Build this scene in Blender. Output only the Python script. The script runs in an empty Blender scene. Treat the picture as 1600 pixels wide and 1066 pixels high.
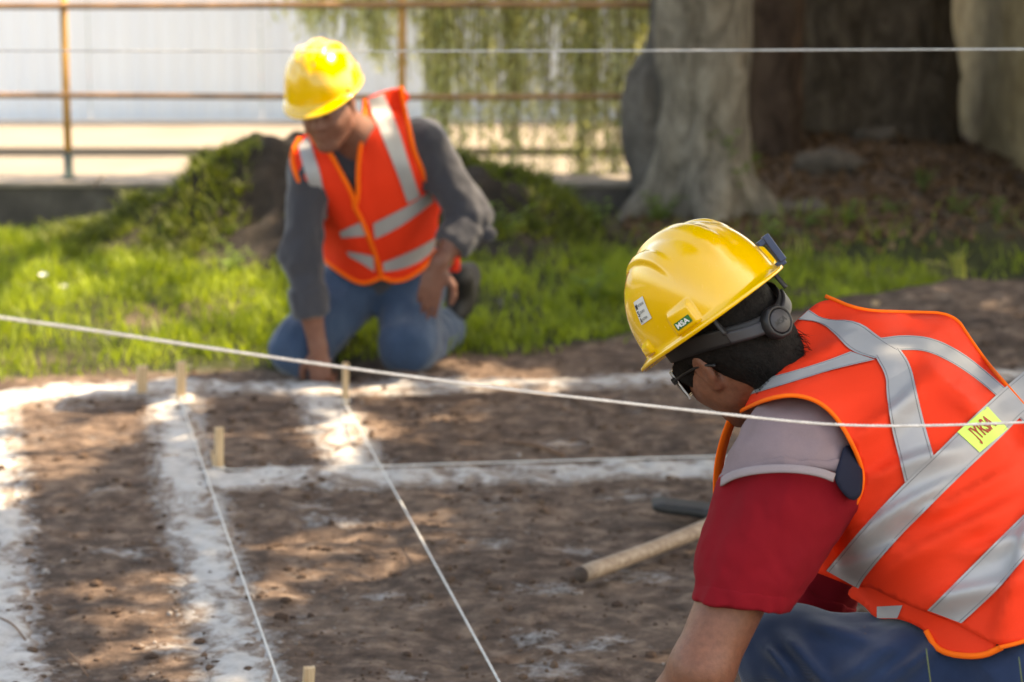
import bpy, bmesh, math
import numpy as np
from mathutils import Vector, Matrix
from mathutils.geometry import delaunay_2d_cdt

# ------------------------------------------------------------------ camera, world, sun, exposure
SC = bpy.context.scene
COL = SC.collection
R = math.radians
CAMZ, PITCH, FPX = 1.66, R(11.35), 3800.0          # eye height, tilt down, focal length in photo pixels
CP, SP = math.cos(PITCH), math.sin(PITCH)
cam_d = bpy.data.cameras.new('camera'); cam = bpy.data.objects.new('camera', cam_d); COL.objects.link(cam)
cam.location = (0, 0, CAMZ); cam.rotation_euler = (math.pi/2 - PITCH, 0, 0)
cam_d.sensor_width = 36; cam_d.lens = 36*FPX/1600
cam_d.clip_start = 0.1; cam_d.clip_end = 400
cam_d.dof.use_dof = True; cam_d.dof.focus_distance = 3.95; cam_d.dof.aperture_fstop = 4.3
SC.camera = cam

SUN_AZ, SUN_EL = R(72), R(54)                      # from the right, a little behind the far worker
SUN = np.array([math.sin(SUN_AZ)*math.cos(SUN_EL), math.cos(SUN_AZ)*math.cos(SUN_EL), math.sin(SUN_EL)])
world = bpy.data.worlds.new('World'); SC.world = world; world.use_nodes = True
wn = world.node_tree; sky = wn.nodes.new('ShaderNodeTexSky'); sky.sky_type = 'NISHITA'; sky.sun_disc = False
sky.sun_elevation = SUN_EL; sky.sun_rotation = SUN_AZ; sky.air_density = 1.0; sky.dust_density = 2.5; sky.ozone_density = 1.0
wn.links.new(sky.outputs[0], wn.nodes['Background'].inputs[0]); wn.nodes['Background'].inputs[1].default_value = 0.15
sun_d = bpy.data.lights.new('sun', 'SUN'); sun_d.energy = 3.0; sun_d.angle = R(0.55); sun_d.color = (1.0, 0.94, 0.86)
sun_o = bpy.data.objects.new('sun', sun_d); COL.objects.link(sun_o)
sun_o.rotation_euler = Vector(SUN).to_track_quat('Z', 'Y').to_euler()
SC.view_settings.view_transform = 'Standard'; SC.view_settings.look = 'None'; SC.view_settings.gamma = 1
SC.view_settings.use_curve_mapping = False; SC.view_settings.exposure = 2.18
SC.view_settings.use_white_balance = True; SC.view_settings.white_balance_temperature = 9500   # balanced for the shade, as the photograph is
SC.render.engine = 'CYCLES'; SC.cycles.use_denoising = True
SC.cycles.max_bounces = 8; SC.cycles.transparent_max_bounces = 8

# ------------------------------------------------------------------ helpers
def P(px, py, d):
    """world point seen at photo pixel px,py at distance d along the optical axis (arrays allowed)"""
    px, py, d = np.broadcast_arrays(np.asarray(px, float), np.asarray(py, float), np.asarray(d, float))
    r = (px-800)/FPX*d; u = -(py-533)/FPX*d
    return np.stack([r, d*CP+u*SP, CAMZ-d*SP+u*CP], -1)
def G(px, py, z=0.0):
    """point of the level z seen at photo pixel px,py"""
    px, py = np.broadcast_arrays(np.asarray(px, float), np.asarray(py, float))
    u = -(py-533)/FPX
    d = (z-CAMZ)/(-SP+u*CP)
    return P(px, py, d)
def PIX(p):
    p = np.asarray(p, float)
    y = p[..., 1]; z = p[..., 2]-CAMZ
    d = y*CP - z*SP; u = y*SP + z*CP
    return 800+FPX*p[..., 0]/d, 533-FPX*u/d, d
CX = np.array([1.0, 0, 0]); CU = np.array([0, SP, CP]); CF = np.array([0, CP, -SP])
def camdir(r, u, f):
    v = r*CX+u*CU+f*CF
    return v/np.linalg.norm(v)
def unit(v):
    v = np.asarray(v, float); return v/np.linalg.norm(v)

RNG = np.random.default_rng(7)
_tab = np.random.default_rng(11).random(65536)
def _h(ix, iy, iz):
    return _tab[(ix*73856093 ^ iy*19349663 ^ iz*83492791) & 65535]
def vnoise(p):
    p = np.asarray(p, float); i = np.floor(p).astype(np.int64); f = p-i; f = f*f*(3-2*f)
    x, y, z = i[..., 0], i[..., 1], i[..., 2]; fx, fy, fz = f[..., 0], f[..., 1], f[..., 2]
    r = 0
    for a in (0, 1):
        for b in (0, 1):
            for c in (0, 1):
                r = r + _h(x+a, y+b, z+c)*(fx if a else 1-fx)*(fy if b else 1-fy)*(fz if c else 1-fz)
    return r*2-1
def fbm(p, octv=3, gain=.5):
    p = np.asarray(p, float); r = 0; a = 1; s = 0
    for o in range(octv):
        r = r + a*vnoise(p*(2.03**o)+o*17.3); s += a; a *= gain
    return r/s
def n2(x, y, f, octv=3, seed=0.0):
    return fbm(np.stack([x*f, y*f, np.full_like(x*1.0, seed)], -1), octv)
def sstep(a, b, x):
    t = np.clip((x-a)/(b-a), 0, 1); return t*t*(3-2*t)
def inpoly(px, py, poly):
    px = np.asarray(px); r = np.zeros(px.shape, bool); n = len(poly)
    for i in range(n):
        x0, y0 = poly[i]; x1, y1 = poly[(i+1) % n]
        if y0 == y1: continue
        c = ((y0 > py) != (y1 > py)) & (px < (x1-x0)*(py-y0)/(y1-y0)+x0)
        r ^= c
    return r
def resample(pts, n):
    pts = np.asarray(pts, float); s = np.r_[0, np.cumsum(np.linalg.norm(np.diff(pts, axis=0), axis=1))]
    t = np.linspace(0, s[-1], n)
    return np.stack([np.interp(t, s, pts[:, k]) for k in range(pts.shape[1])], -1)
def smoothline(pts, n, it=3):
    """Chaikin smoothing then even resampling"""
    pts = np.asarray(pts, float)
    for _ in range(it):
        q = pts[:-1]*.75+pts[1:]*.25; r = pts[:-1]*.25+pts[1:]*.75
        mid = np.empty((2*len(q), pts.shape[1])); mid[0::2] = q; mid[1::2] = r
        pts = np.vstack([pts[:1], mid, pts[-1:]])
    return resample(pts, n)

def mesh_np(name, V, F, mat=None, parent=None, smooth=True, mats=None, midx=None):
    """V (n,3); F = list of index arrays, each (m,k), or one such array"""
    me = bpy.data.meshes.new(name)
    V = np.ascontiguousarray(V, np.float32)
    Fs = F if isinstance(F, list) else [F]
    Fs = [np.asarray(f, np.int32) for f in Fs if len(f)]
    me.vertices.add(len(V)); me.vertices.foreach_set('co', V.ravel())
    nl = sum(f.size for f in Fs); npoly = sum(len(f) for f in Fs)
    me.loops.add(nl); me.polygons.add(npoly)
    li = np.concatenate([f.ravel() for f in Fs])
    tot = np.concatenate([np.full(len(f), f.shape[1], np.int32) for f in Fs])
    st = np.r_[0, np.cumsum(tot)[:-1]].astype(np.int32)
    me.loops.foreach_set('vertex_index', li); me.polygons.foreach_set('loop_start', st)
    me.polygons.foreach_set('use_smooth', np.full(npoly, smooth, bool))
    for m in (mats or ([mat] if mat else [])): me.materials.append(m)
    if midx is not None: me.polygons.foreach_set('material_index', np.asarray(midx, np.int32))
    me.update(calc_edges=True); me.validate()
    o = bpy.data.objects.new(name, me); COL.objects.link(o)
    if parent is not None: o.parent = parent
    return o
def recenter(o, c):
    """move the origin of a parentless mesh to c without moving the mesh"""
    c = np.asarray(c, float); n = len(o.data.vertices); a = np.empty(n*3, np.float32)
    o.data.vertices.foreach_get('co', a); a = a.reshape(-1, 3)-c.astype(np.float32)
    o.data.vertices.foreach_set('co', a.ravel()); o.location = c; o.data.update()
def empty(name, loc=(0, 0, 0)):
    o = bpy.data.objects.new(name, None); COL.objects.link(o); o.location = loc; o.empty_display_size = .1
    return o
def tag(o, label=None, cat=None, group=None, kind=None):
    if label: o['label'] = label
    if cat: o['category'] = cat
    if group: o['group'] = group
    if kind: o['kind'] = kind
    return o
def adopt(o, root):
    """parent a mesh that was built in world coordinates"""
    o.parent = root; o.matrix_parent_inverse = Matrix.Translation(-Vector(root.location))
    return o
def setattr_col(o, name, arr):
    a = o.data.color_attributes.new(name, 'FLOAT_COLOR', 'POINT')
    rgba = np.ones((len(arr), 4), np.float32); rgba[:, :arr.shape[1]] = arr
    a.data.foreach_set('color', rgba.ravel())
def tube(pts, rad, n=8, caps=True):
    pts = np.asarray(pts, float); m = len(pts); rad = np.broadcast_to(np.asarray(rad, float), (m,))
    t = np.gradient(pts, axis=0); t /= np.linalg.norm(t, axis=1)[:, None]+1e-12
    ref = np.array([0, 0, 1.0]) if abs(t[0][2]) < .9 else np.array([1.0, 0, 0])
    N = np.empty_like(pts); v = np.cross(t[0], ref); v /= np.linalg.norm(v); N[0] = v
    for i in range(1, m):
        v = N[i-1]-t[i]*np.dot(N[i-1], t[i]); N[i] = v/np.linalg.norm(v)
    B = np.cross(t, N)
    a = np.linspace(0, 2*np.pi, n, endpoint=False)
    V = (pts[:, None]+rad[:, None, None]*(np.cos(a)[None, :, None]*N[:, None]+np.sin(a)[None, :, None]*B[:, None])).reshape(-1, 3)
    i = np.arange(m-1)[:, None]*n; j = np.arange(n)[None]; k = (j+1) % n
    Q = np.stack([i+j, i+n+j, i+n+k, i+k], -1).reshape(-1, 4)
    F = [Q]
    if caps:
        V = np.vstack([V, pts[:1], pts[-1:]]); c0, c1 = len(V)-2, len(V)-1; jj = np.arange(n)
        T = np.vstack([np.stack([np.full(n, c0), jj, (jj+1) % n], -1), np.stack([np.full(n, c1), (m-1)*n+(jj+1) % n, (m-1)*n+jj], -1)])
        F.append(T)
    return V, F
def join(parts):
    """list of (V,[F..]) -> one (V,[F..])"""
    Vs, by, off = [], {}, 0
    for V, F in parts:
        for f in (F if isinstance(F, list) else [F]):
            f = np.asarray(f)
            if len(f): by.setdefault(f.shape[1], []).append(f+off)
        Vs.append(V); off += len(V)
    return np.vstack(Vs), [np.vstack(v) for v in by.values()]
def box(c, s, rot=None, bev=0.0):
    bm = bmesh.new(); bmesh.ops.create_cube(bm, size=1)
    for v in bm.verts: v.co = Vector((v.co.x*s[0], v.co.y*s[1], v.co.z*s[2]))
    if bev: bmesh.ops.bevel(bm, geom=bm.edges[:]+bm.verts[:], offset=bev, segments=2, affect='EDGES', profile=.6)
    bmesh.ops.triangulate(bm, faces=bm.faces[:])
    V = np.array([v.co[:] for v in bm.verts]); F = np.array([[v.index for v in f.verts] for f in bm.faces]); bm.free()
    if rot is not None: V = V@np.asarray(rot).T
    return V+np.asarray(c), [F]
def gridmesh(PTS):
    """(m,n,3) -> V, quads"""
    m, n = PTS.shape[:2]; i = np.arange(m-1)[:, None]*n+np.arange(n-1)[None]
    return PTS.reshape(-1, 3), [np.stack([i, i+n, i+n+1, i+1], -1).reshape(-1, 4)]

# ------------------------------------------------------------------ signed distance modelling
def rc(a, b, ra, rb=None):
    a = np.asarray(a, float); b = np.asarray(b, float); rb = ra if rb is None else rb
    ba = b-a; l2 = max(ba@ba, 1e-12)
    def f(p):
        t = np.clip(((p-a)@ba)/l2, 0, 1); q = p-a-t[..., None]*ba
        return np.sqrt((q*q).sum(-1))-(ra+(rb-ra)*t)
    m = max(ra, rb)
    return f, np.minimum(a, b)-m, np.maximum(a, b)+m
def ell(c, r, M=None):
    c = np.asarray(c, float); r = np.asarray(r, float); M = np.eye(3) if M is None else np.asarray(M)   # rows = axes
    def f(p):
        q = (p-c)@M.T; k0 = np.sqrt(((q/r)**2).sum(-1)); k1 = np.sqrt(((q/(r*r))**2).sum(-1))
        return k0*(k0-1)/np.maximum(k1, 1e-9)
    e = np.sqrt(((M*r[:, None])**2).sum(0))
    return f, c-e, c+e
def smin(a, b, k):
    if k <= 0: return np.minimum(a, b)
    h = np.clip(.5+.5*(b-a)/k, 0, 1); return b*(1-h)+a*h-k*h*(1-h)
def ev(prims, p):
    """prims: list of (op,prim,k) ; op 'u' union, 's' subtract, 'i' intersect, 'c' cut plane ((point,normal): keeps the side behind)"""
    F = np.full(p.shape[:-1], 1.0)
    for op, pr, k in prims:
        if op == 'c':
            q, n = pr; F = -smin(-F, -((p-q)@n), k); continue
        d = pr[0](p)
        F = smin(F, d, k) if op == 'u' else (-smin(-F, d, k) if op == 's' else -smin(-F, -d, k))
    return F
def field(prims, h, disp=None, pad=.03):
    lo = np.min([pr[1] for op, pr, k in prims if op == 'u'], 0)-pad; hi = np.max([pr[2] for op, pr, k in prims if op == 'u'], 0)+pad
    n = np.ceil((hi-lo)/h).astype(int)+1
    F = np.full(n, 1.0, np.float32); ax = [lo[i]+h*np.arange(n[i]) for i in range(3)]
    for op, pr, k in prims:
        if op == 'c':
            q, nn = pr
            d = ((ax[0]-q[0])*nn[0])[:, None, None]+((ax[1]-q[1])*nn[1])[None, :, None]+((ax[2]-q[2])*nn[2])[None, None, :]
            F = -smin(-F, -d.astype(np.float32), k); continue
        if op == 'i':
            d = pr[0](np.stack(np.meshgrid(*ax, indexing='ij'), -1)).astype(np.float32); F = -smin(-F, -d, k); continue
        e = pad+k+2*h
        a = np.clip(np.floor((pr[1]-e-lo)/h).astype(int), 0, n); b = np.clip(np.ceil((pr[2]+e-lo)/h).astype(int)+1, 0, n)
        sl = tuple(slice(a[i], b[i]) for i in range(3))
        p = np.stack(np.meshgrid(ax[0][sl[0]], ax[1][sl[1]], ax[2][sl[2]], indexing='ij'), -1)
        d = pr[0](p).astype(np.float32); S = F[sl]
        F[sl] = smin(S, d, k) if op == 'u' else -smin(-S, d, k)
    if disp is not None:
        m = np.abs(F) < .05; ii = np.argwhere(m)
        F[m] += disp(lo+ii*h).astype(np.float32)
    return F, lo, h
_C = np.array([[i, j, k] for i in (0, 1) for j in (0, 1) for k in (0, 1)])
_E = [(a, b) for a in range(8) for b in range(a+1, 8) if np.abs(_C[a]-_C[b]).sum() == 1]
def nets(F, o, h, smooth=2):
    s = F < 0; nx, ny, nz = F.shape
    c = np.zeros((nx-1, ny-1, nz-1), np.int8)
    for a in _C: c += s[a[0]:nx-1+a[0], a[1]:ny-1+a[1], a[2]:nz-1+a[2]]
    act = (c > 0) & (c < 8); ii = np.argwhere(act)
    idx = np.full(act.shape, -1, np.int32); idx[act] = np.arange(len(ii))
    vals = np.stack([F[ii[:, 0]+a[0], ii[:, 1]+a[1], ii[:, 2]+a[2]] for a in _C], -1)
    acc = np.zeros((len(ii), 3)); cnt = np.zeros(len(ii))
    for a, b in _E:
        m = (vals[:, a] < 0) != (vals[:, b] < 0)
        t = vals[:, a]/np.where(m, vals[:, a]-vals[:, b], 1)
        acc += np.where(m[:, None], _C[a]+t[:, None]*(_C[b]-_C[a]), 0); cnt += m
    V = o+h*(ii+acc/cnt[:, None])
    Qs = []
    for ax in range(3):
        lo = [slice(None)]*3; hi = [slice(None)]*3; lo[ax] = slice(None, -1); hi[ax] = slice(1, None)
        d = s[tuple(lo)] != s[tuple(hi)]; e = np.argwhere(d)
        u, v = (ax+1) % 3, (ax+2) % 3
        ok = (e[:, u] > 0) & (e[:, v] > 0) & (e[:, u] < F.shape[u]-1) & (e[:, v] < F.shape[v]-1); e = e[ok]
        q = []
        for du, dv in ((-1, -1), (0, -1), (0, 0), (-1, 0)):
            w = e.copy(); w[:, u] += du; w[:, v] += dv; q.append(idx[w[:, 0], w[:, 1], w[:, 2]])
        q = np.stack(q, -1); fl = ~s[e[:, 0], e[:, 1], e[:, 2]]; q[fl] = q[fl][:, ::-1]
        Qs.append(q)
    Q = np.vstack(Qs); Q = Q[(Q >= 0).all(1)]
    for _ in range(smooth):
        acc = np.zeros_like(V); cnt = np.zeros(len(V))
        for a in range(4):
            i, j = Q[:, a], Q[:, (a+1) % 4]
            for k in range(3):
                acc[:, k] += np.bincount(i, V[j, k], len(V))+np.bincount(j, V[i, k], len(V))
            cnt += np.bincount(i, minlength=len(V))+np.bincount(j, minlength=len(V))
        V = .45*V+.55*acc/np.maximum(cnt, 1)[:, None]
    return V, [Q]
def sdfmesh(name, prims, h, mat, parent=None, disp=None, smooth=2, mats=None):
    V, Q = nets(*field(prims, h, disp), smooth=smooth)
    return mesh_np(name, V, Q, mat, parent)
class TPS:
    """smooth depth map over photo pixels, fitted to sample points"""
    def __init__(s, xy, v, lam=.0):
        s.x = np.asarray(xy, float)/300; v = np.asarray(v, float); n = len(v)
        A = np.zeros((n+3, n+3)); A[:n, :n] = s.k(s.x[:, None]-s.x[None])+lam*np.eye(n)
        A[:n, n] = 1; A[:n, n+1:] = s.x; A[n, :n] = 1; A[n+1:, :n] = s.x.T
        s.w = np.linalg.solve(A, np.r_[v, 0, 0, 0])
    def k(s, d):
        r2 = (d*d).sum(-1); return .5*r2*np.log(r2+1e-12)
    def __call__(s, px, py):
        q = np.stack(np.broadcast_arrays(np.asarray(px, float), np.asarray(py, float)), -1)/300; sh = q.shape[:-1]; q = q.reshape(-1, 2)
        r = s.k(q[:, None]-s.x[None])@s.w[:-3]+s.w[-3]+q@s.w[-2:]
        return r.reshape(sh)
def trace(prims, px, py, d0, d1, off=0.0):
    """distance at which the ray of each pixel meets (or comes closest to) the solid"""
    px = np.asarray(px, float); d = np.full(px.shape, d0); best = np.full(px.shape, 9.0); bd = d.copy()
    for _ in range(70):
        f = ev(prims, P(px, py, d))-off
        m = (f < best) & (best > .0008); best[m] = f[m]; bd[m] = d[m]
        d = np.where(best > .0008, np.minimum(d+np.maximum(f*.8, .0006), d1), d)
    return bd, best

# ------------------------------------------------------------------ materials
class NT:
    def __init__(s, name):
        s.m = bpy.data.materials.new(name); s.m.use_nodes = True; s.t = s.m.node_tree; s.b = s.t.nodes['Principled BSDF']
    def n(s, typ, **kw):
        x = s.t.nodes.new(typ)
        for k, v in kw.items():
            if k.startswith('i_'): x.inputs[int(k[2:]) if k[2:].isdigit() else k[2:].replace('_', ' ')].default_value = v
            else: setattr(x, k, v)
        return x
    def l(s, a, b): s.t.links.new(a, b)
    def coord(s, kind='Object'): return s.n('ShaderNodeTexCoord').outputs[kind]
    def noise(s, scale, detail=4, rough=.55, vec=None, dist=0):
        x = s.n('ShaderNodeTexNoise'); x.inputs['Scale'].default_value = scale; x.inputs['Detail'].default_value = detail
        x.inputs['Roughness'].default_value = rough; x.inputs['Distortion'].default_value = dist
        s.l(vec if vec is not None else s.coord(), x.inputs['Vector']); return x.outputs[0]
    def ramp(s, fac, stops):
        x = s.n('ShaderNodeValToRGB'); e = x.color_ramp.elements
        while len(e) < len(stops): e.new(.5)
        for i, (p, c) in enumerate(stops): e[i].position = p; e[i].color = (*c, 1) if len(c) == 3 else c
        s.l(fac, x.inputs[0]); return x.outputs[0]
    def mix(s, f, a, b, typ='MIX'):
        x = s.n('ShaderNodeMix'); x.data_type = 'RGBA'; x.blend_type = typ
        for v, i in ((f, 0), (a, 6), (b, 7)):
            if hasattr(v, 'is_linked'): s.l(v, x.inputs[i])
            else: x.inputs[i].default_value = v if i == 0 else ((*v, 1) if len(v) == 3 else v)
        return x.outputs[2]
    def math(s, op, a, b=0.0, c=None):
        x = s.n('ShaderNodeMath'); x.operation = op
        for v, i in ((a, 0), (b, 1), (c, 2)):
            if v is None: continue
            if hasattr(v, 'is_linked'): s.l(v, x.inputs[i])
            else: x.inputs[i].default_value = v
        return x.outputs[0]
    def bump(s, h, strength=.3, dist=.01):
        x = s.n('ShaderNodeBump'); x.inputs['Strength'].default_value = strength; x.inputs['Distance'].default_value = dist
        s.l(h, x.inputs['Height'])
        s.l(x.outputs[0], s.b.inputs['Normal']); return x.outputs[0]
    def col(s, c):
        if hasattr(c, 'is_linked'): s.l(c, s.b.inputs['Base Color'])
        else: s.b.inputs['Base Color'].default_value = (*c, 1)
    def set(s, **kw):
        for k, v in kw.items(): s.b.inputs[k.replace('_', ' ')].default_value = v
        return s
def plain(name, c, rough=.6, var=.15, nscale=20, bump=.1, bscale=120, bdist=.002, metal=0, spec=.5):
    n = NT(name); d = tuple(max(0, x*(1-var)) for x in c); l = tuple(min(1, x*(1+var)) for x in c)
    n.col(n.ramp(n.noise(nscale), [(.3, d), (.7, l)])); n.set(Roughness=rough, Metallic=metal)
    n.b.inputs['Specular IOR Level'].default_value = spec
    if bump: n.bump(n.noise(bscale, 3), bump, bdist)
    return n.m
def cloth(name, c, var=.12, weave=900, fuzz=.2, nscale=14, bump=.25, rough=.9, trans=0.0, fold=0.0):
    n = NT(name); d = tuple(x*(1-var) for x in c); l = tuple(min(1, x*(1+var)) for x in c)
    base = n.ramp(n.noise(nscale, 5), [(.3, d), (.72, l)])
    fine = n.noise(weave, 2, .6)
    base = n.mix(.25, base, n.ramp(fine, [(.3, tuple(x*.7 for x in c)), (.7, tuple(min(1, x*1.25) for x in c))]))
    n.col(base); n.set(Roughness=rough); n.b.inputs['Specular IOR Level'].default_value = .2
    n.b.inputs['Sheen Weight'].default_value = fuzz; n.b.inputs['Sheen Roughness'].default_value = .5
    h = fine
    if fold: h = n.math('ADD', n.math('MULTIPLY', fine, .12), n.math('MULTIPLY', n.noise(fold, 3, .5, dist=.6), 1.0))
    n.bump(h, bump, .0012 if not fold else .006)
    if trans:
        tr = n.n('ShaderNodeBsdfTranslucent'); n.l(base, tr.inputs[0]); ms = n.n('ShaderNodeMixShader'); ms.inputs[0].default_value = trans
        n.l(n.b.outputs[0], ms.inputs[1]); n.l(tr.outputs[0], ms.inputs[2]); n.l(ms.outputs[0], n.t.nodes['Material Output'].inputs[0])
    return n.m
def leafmat(name, dark, light, nscale=3.0, trans=.45, rough=.55):
    n = NT(name); c = n.ramp(n.noise(nscale, 4, .6), [(.3, dark), (.7, light)])
    n.col(c); n.set(Roughness=rough); n.b.inputs['Specular IOR Level'].default_value = .35
    tr = n.n('ShaderNodeBsdfTranslucent'); n.l(n.mix(1.0, c, (1.0, 1.0, .45), 'MULTIPLY'), tr.inputs[0]); ms = n.n('ShaderNodeMixShader'); ms.inputs[0].default_value = trans
    n.l(n.b.outputs[0], ms.inputs[1]); n.l(tr.outputs[0], ms.inputs[2]); n.l(ms.outputs[0], n.t.nodes['Material Output'].inputs[0])
    return n.m
# ------------------------------------------------------------------ the plot: levels, chalk, soil
CHALK = [  # photo polyline of each chalk line on the ground, half width in metres, label
 ([(-20, 640), (-12, 760), (-6, 900), (2, 1066), (10, 1200)], .078, 'thick white chalk line along the left edge of the picture'),
 ([(272, 606), (277, 690), (298, 780), (324, 860), (345, 950), (378, 1066), (402, 1150)], .070, 'white chalk line under the string tied to the tallest stake'),
 ([(496, 606), (514, 640), (540, 690), (560, 735), (566, 752)], .072, 'short white chalk line running from the kneeling worker to the middle cross line'),
 ([(-200, 640), (0, 629), (110, 621), (230, 616), (330, 612), (420, 607), (480, 604), (600, 603), (730, 601), (900, 600), (1060, 598), (1300, 594), (1750, 588)], .075, 'farthest white chalk line across the plot along the grass edge'),
 ([(322, 757), (450, 752), (570, 748), (700, 742), (800, 736), (1000, 731), (1120, 728), (1400, 722), (1750, 715)], .085, 'middle white chalk line across the plot behind the wooden tool handle'),
]
CLINES = [(smoothline(G(*np.array(p, float).T)[:, :2], 140), w) for p, w, _ in CHALK]
def cdist(x, y, line):
    """signed-less distance to a polyline, vectorised over points"""
    best = np.full(x.shape, 99.0)
    for i in range(0, len(line)-1, 3):
        a = line[i]; b = line[min(i+3, len(line)-1)]; ab = b-a
        t = np.clip(((x-a[0])*ab[0]+(y-a[1])*ab[1])/(ab@ab+1e-12), 0, 1)
        best = np.minimum(best, np.hypot(x-a[0]-t*ab[0], y-a[1]-t*ab[1]))
    return best
_gb = np.array([G(px, py)[:2] for px, py in ((-1500, 640), (-300, 606), (0, 603), (160, 600), (300, 588), (430, 580), (720, 566), (860, 552), (1000, 538), (1150, 510), (1300, 490), (1430, 474), (1600, 447), (1900, 420), (2600, 400))])
def gedge(x): return np.interp(x, _gb[:, 0], _gb[:, 1])
def gh(x, y):
    x = np.asarray(x, float); y = np.asarray(y, float)
    near = sstep(20, 9, np.hypot(x, y-7))
    z = .016*n2(x, y, 1.7, 2, 1)+.010*n2(x, y, 6, 2, 2)+.010*n2(x, y, 17, 3, 3)*near
    e = gedge(x); s = y-e
    z = z+.030*np.exp(-((s+.06)/.16)**2)*(.6+.8*n2(x, y, 3.5, 2, 4))       # spoil thrown up along the grass edge
    z = z+.05*sstep(.1, 1.2, s)
    z = z+.15*sstep(10.4, 12.6, y+.4*n2(x, y, .8, 2, 5))*sstep(.2, 1.5, x)*sstep(2.75, 1.9, x)  # bank under the trees
    z = z+.10*np.exp(-((x-1.75)/.55)**2-((y-8.7)/.45)**2)*(1+.5*n2(x, y, 4, 3, 6))
    z = z-.10*sstep(9.9, 10.9, y)*sstep(-.6, -1.4, x)
    z = z-.26*sstep(11.15, 11.5, y)*sstep(.95, .7, x)
    return z
def axis_pts(segs):
    v = [np.arange(a, b, st) for a, b, st in segs]; return np.unique(np.round(np.concatenate(v), 5))
xs = axis_pts([(-160, -20, 14), (-20, -6, 1.0), (-6, -2, .1), (-2, 2.3, .0165), (2.3, 6, .1), (6, 20, 1), (20, 161, 14)])
ys = axis_pts([(-160, -10, 15), (-10, 2, 1.0), (2, 4.3, .09), (4.3, 8.7, .0165), (8.7, 14, .05), (14, 30, 1), (30, 171, 14)])
GX, GY = np.meshgrid(xs, ys, indexing='ij'); GZ = gh(GX, GY)
dust = np.zeros(GX.shape); core = (np.abs(GX) < 3.5) & (GY > 3) & (GY < 9.5)
dd = np.zeros(core.sum())
for ln, w in CLINES:
    d = cdist(GX[core], GY[core], ln); dd = np.maximum(dd, np.exp(-np.maximum(d-w*.75, 0)/.055)*.85)
spots = G(np.array([165, 195, 280, 480, 520, 760, 905, 985, 1010, 830, 600, 860, 960, 620, 860, 890, 250, 100, 880]),
          np.array([770, 860, 1010, 790, 810, 850, 855, 775, 900, 990, 925, 920, 1000, 1055, 1045, 1010, 640, 640, 690]))
for i, c in enumerate(spots):
    r = .05+.05*((i*37) % 10)/10
    dd = np.maximum(dd, .50*np.exp(-((GX[core]-c[0])/(r*1.6))**2-((GY[core]-c[1])/r)**2))
dust[core] = np.maximum(dd, .30*sstep(-.15, .6, n2(GX[core], GY[core], 2.2, 3, 9)))
grass_m = sstep(-.05, .12, GY-gedge(GX)+.12*n2(GX, GY, 3, 3, 12))
litter = np.maximum(sstep(9.9, 10.8, GY+.7*n2(GX, GY, 1.3, 2, 13))*sstep(.1, .9, GX), .55*sstep(.15, .5, n2(GX, GY, 1.6, 3, 14)))
n = NT('soil'); at = n.n('ShaderNodeVertexColor'); at.layer_name = 'zone'
sep = n.n('ShaderNodeSeparateColor'); n.l(at.outputs[0], sep.inputs[0])
crd = n.coord()
big = n.noise(2.6, 6, .6, crd); mid = n.noise(16, 6, .65, crd); fine = n.noise(95, 5, .7, crd)
soil = n.ramp(big, [(.32, (.092, .066, .054)), (.5, (.19, .138, .110)), (.66, (.37, .28, .22))])
soil = n.mix(.65, soil, n.ramp(mid, [(.36, (.060, .043, .036)), (.52, (.195, .142, .113)), (.66, (.40, .305, .24))]))
soil = n.mix(.45, soil, n.ramp(fine, [(.35, (.035, .022, .018)), (.6, (.16, .10, .075))]), 'SOFT_LIGHT')
turf = n.ramp(mid, [(.35, (.022, .026, .010)), (.65, (.055, .062, .020))])
lit = n.ramp(mid, [(.3, (.060, .043, .033)), (.52, (.15, .105, .080)), (.7, (.32, .23, .17))])
col = n.mix(sep.outputs[0], soil, turf); lf = n.math('MULTIPLY', sep.outputs[1], sep.outputs[0]); col = n.mix(lf, col, lit)
dn = n.math('ADD', n.math('MULTIPLY', n.noise(38, 5, .7, crd), .62), n.math('MULTIPLY', n.noise(9, 4, .6, crd), .38))
dm = n.n('ShaderNodeMapRange'); n.l(n.math('ADD', dn, n.math('MULTIPLY', sep.outputs[2], .52)), dm.inputs[0])
dm.inputs[1].default_value = .68; dm.inputs[2].default_value = .92
col = n.mix(n.math('MULTIPLY', dm.outputs[0], .9), col, (.47, .455, .445)); n.col(col); n.set(Roughness=.95); n.b.inputs['Specular IOR Level'].default_value = .15
n.bump(n.math('ADD', n.math('MULTIPLY', mid, 1.0), n.math('MULTIPLY', fine, .45)), .9, .02)
M_soil = n.m
V, Q = gridmesh(np.stack([GX, GY, GZ], -1)); Q = [Q[0][:, ::-1]]
ground = mesh_np('ground', V, Q, M_soil); tag(ground, kind='structure')
setattr_col(ground, 'zone', np.stack([grass_m.ravel(), litter.ravel(), dust.ravel()], -1))

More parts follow.
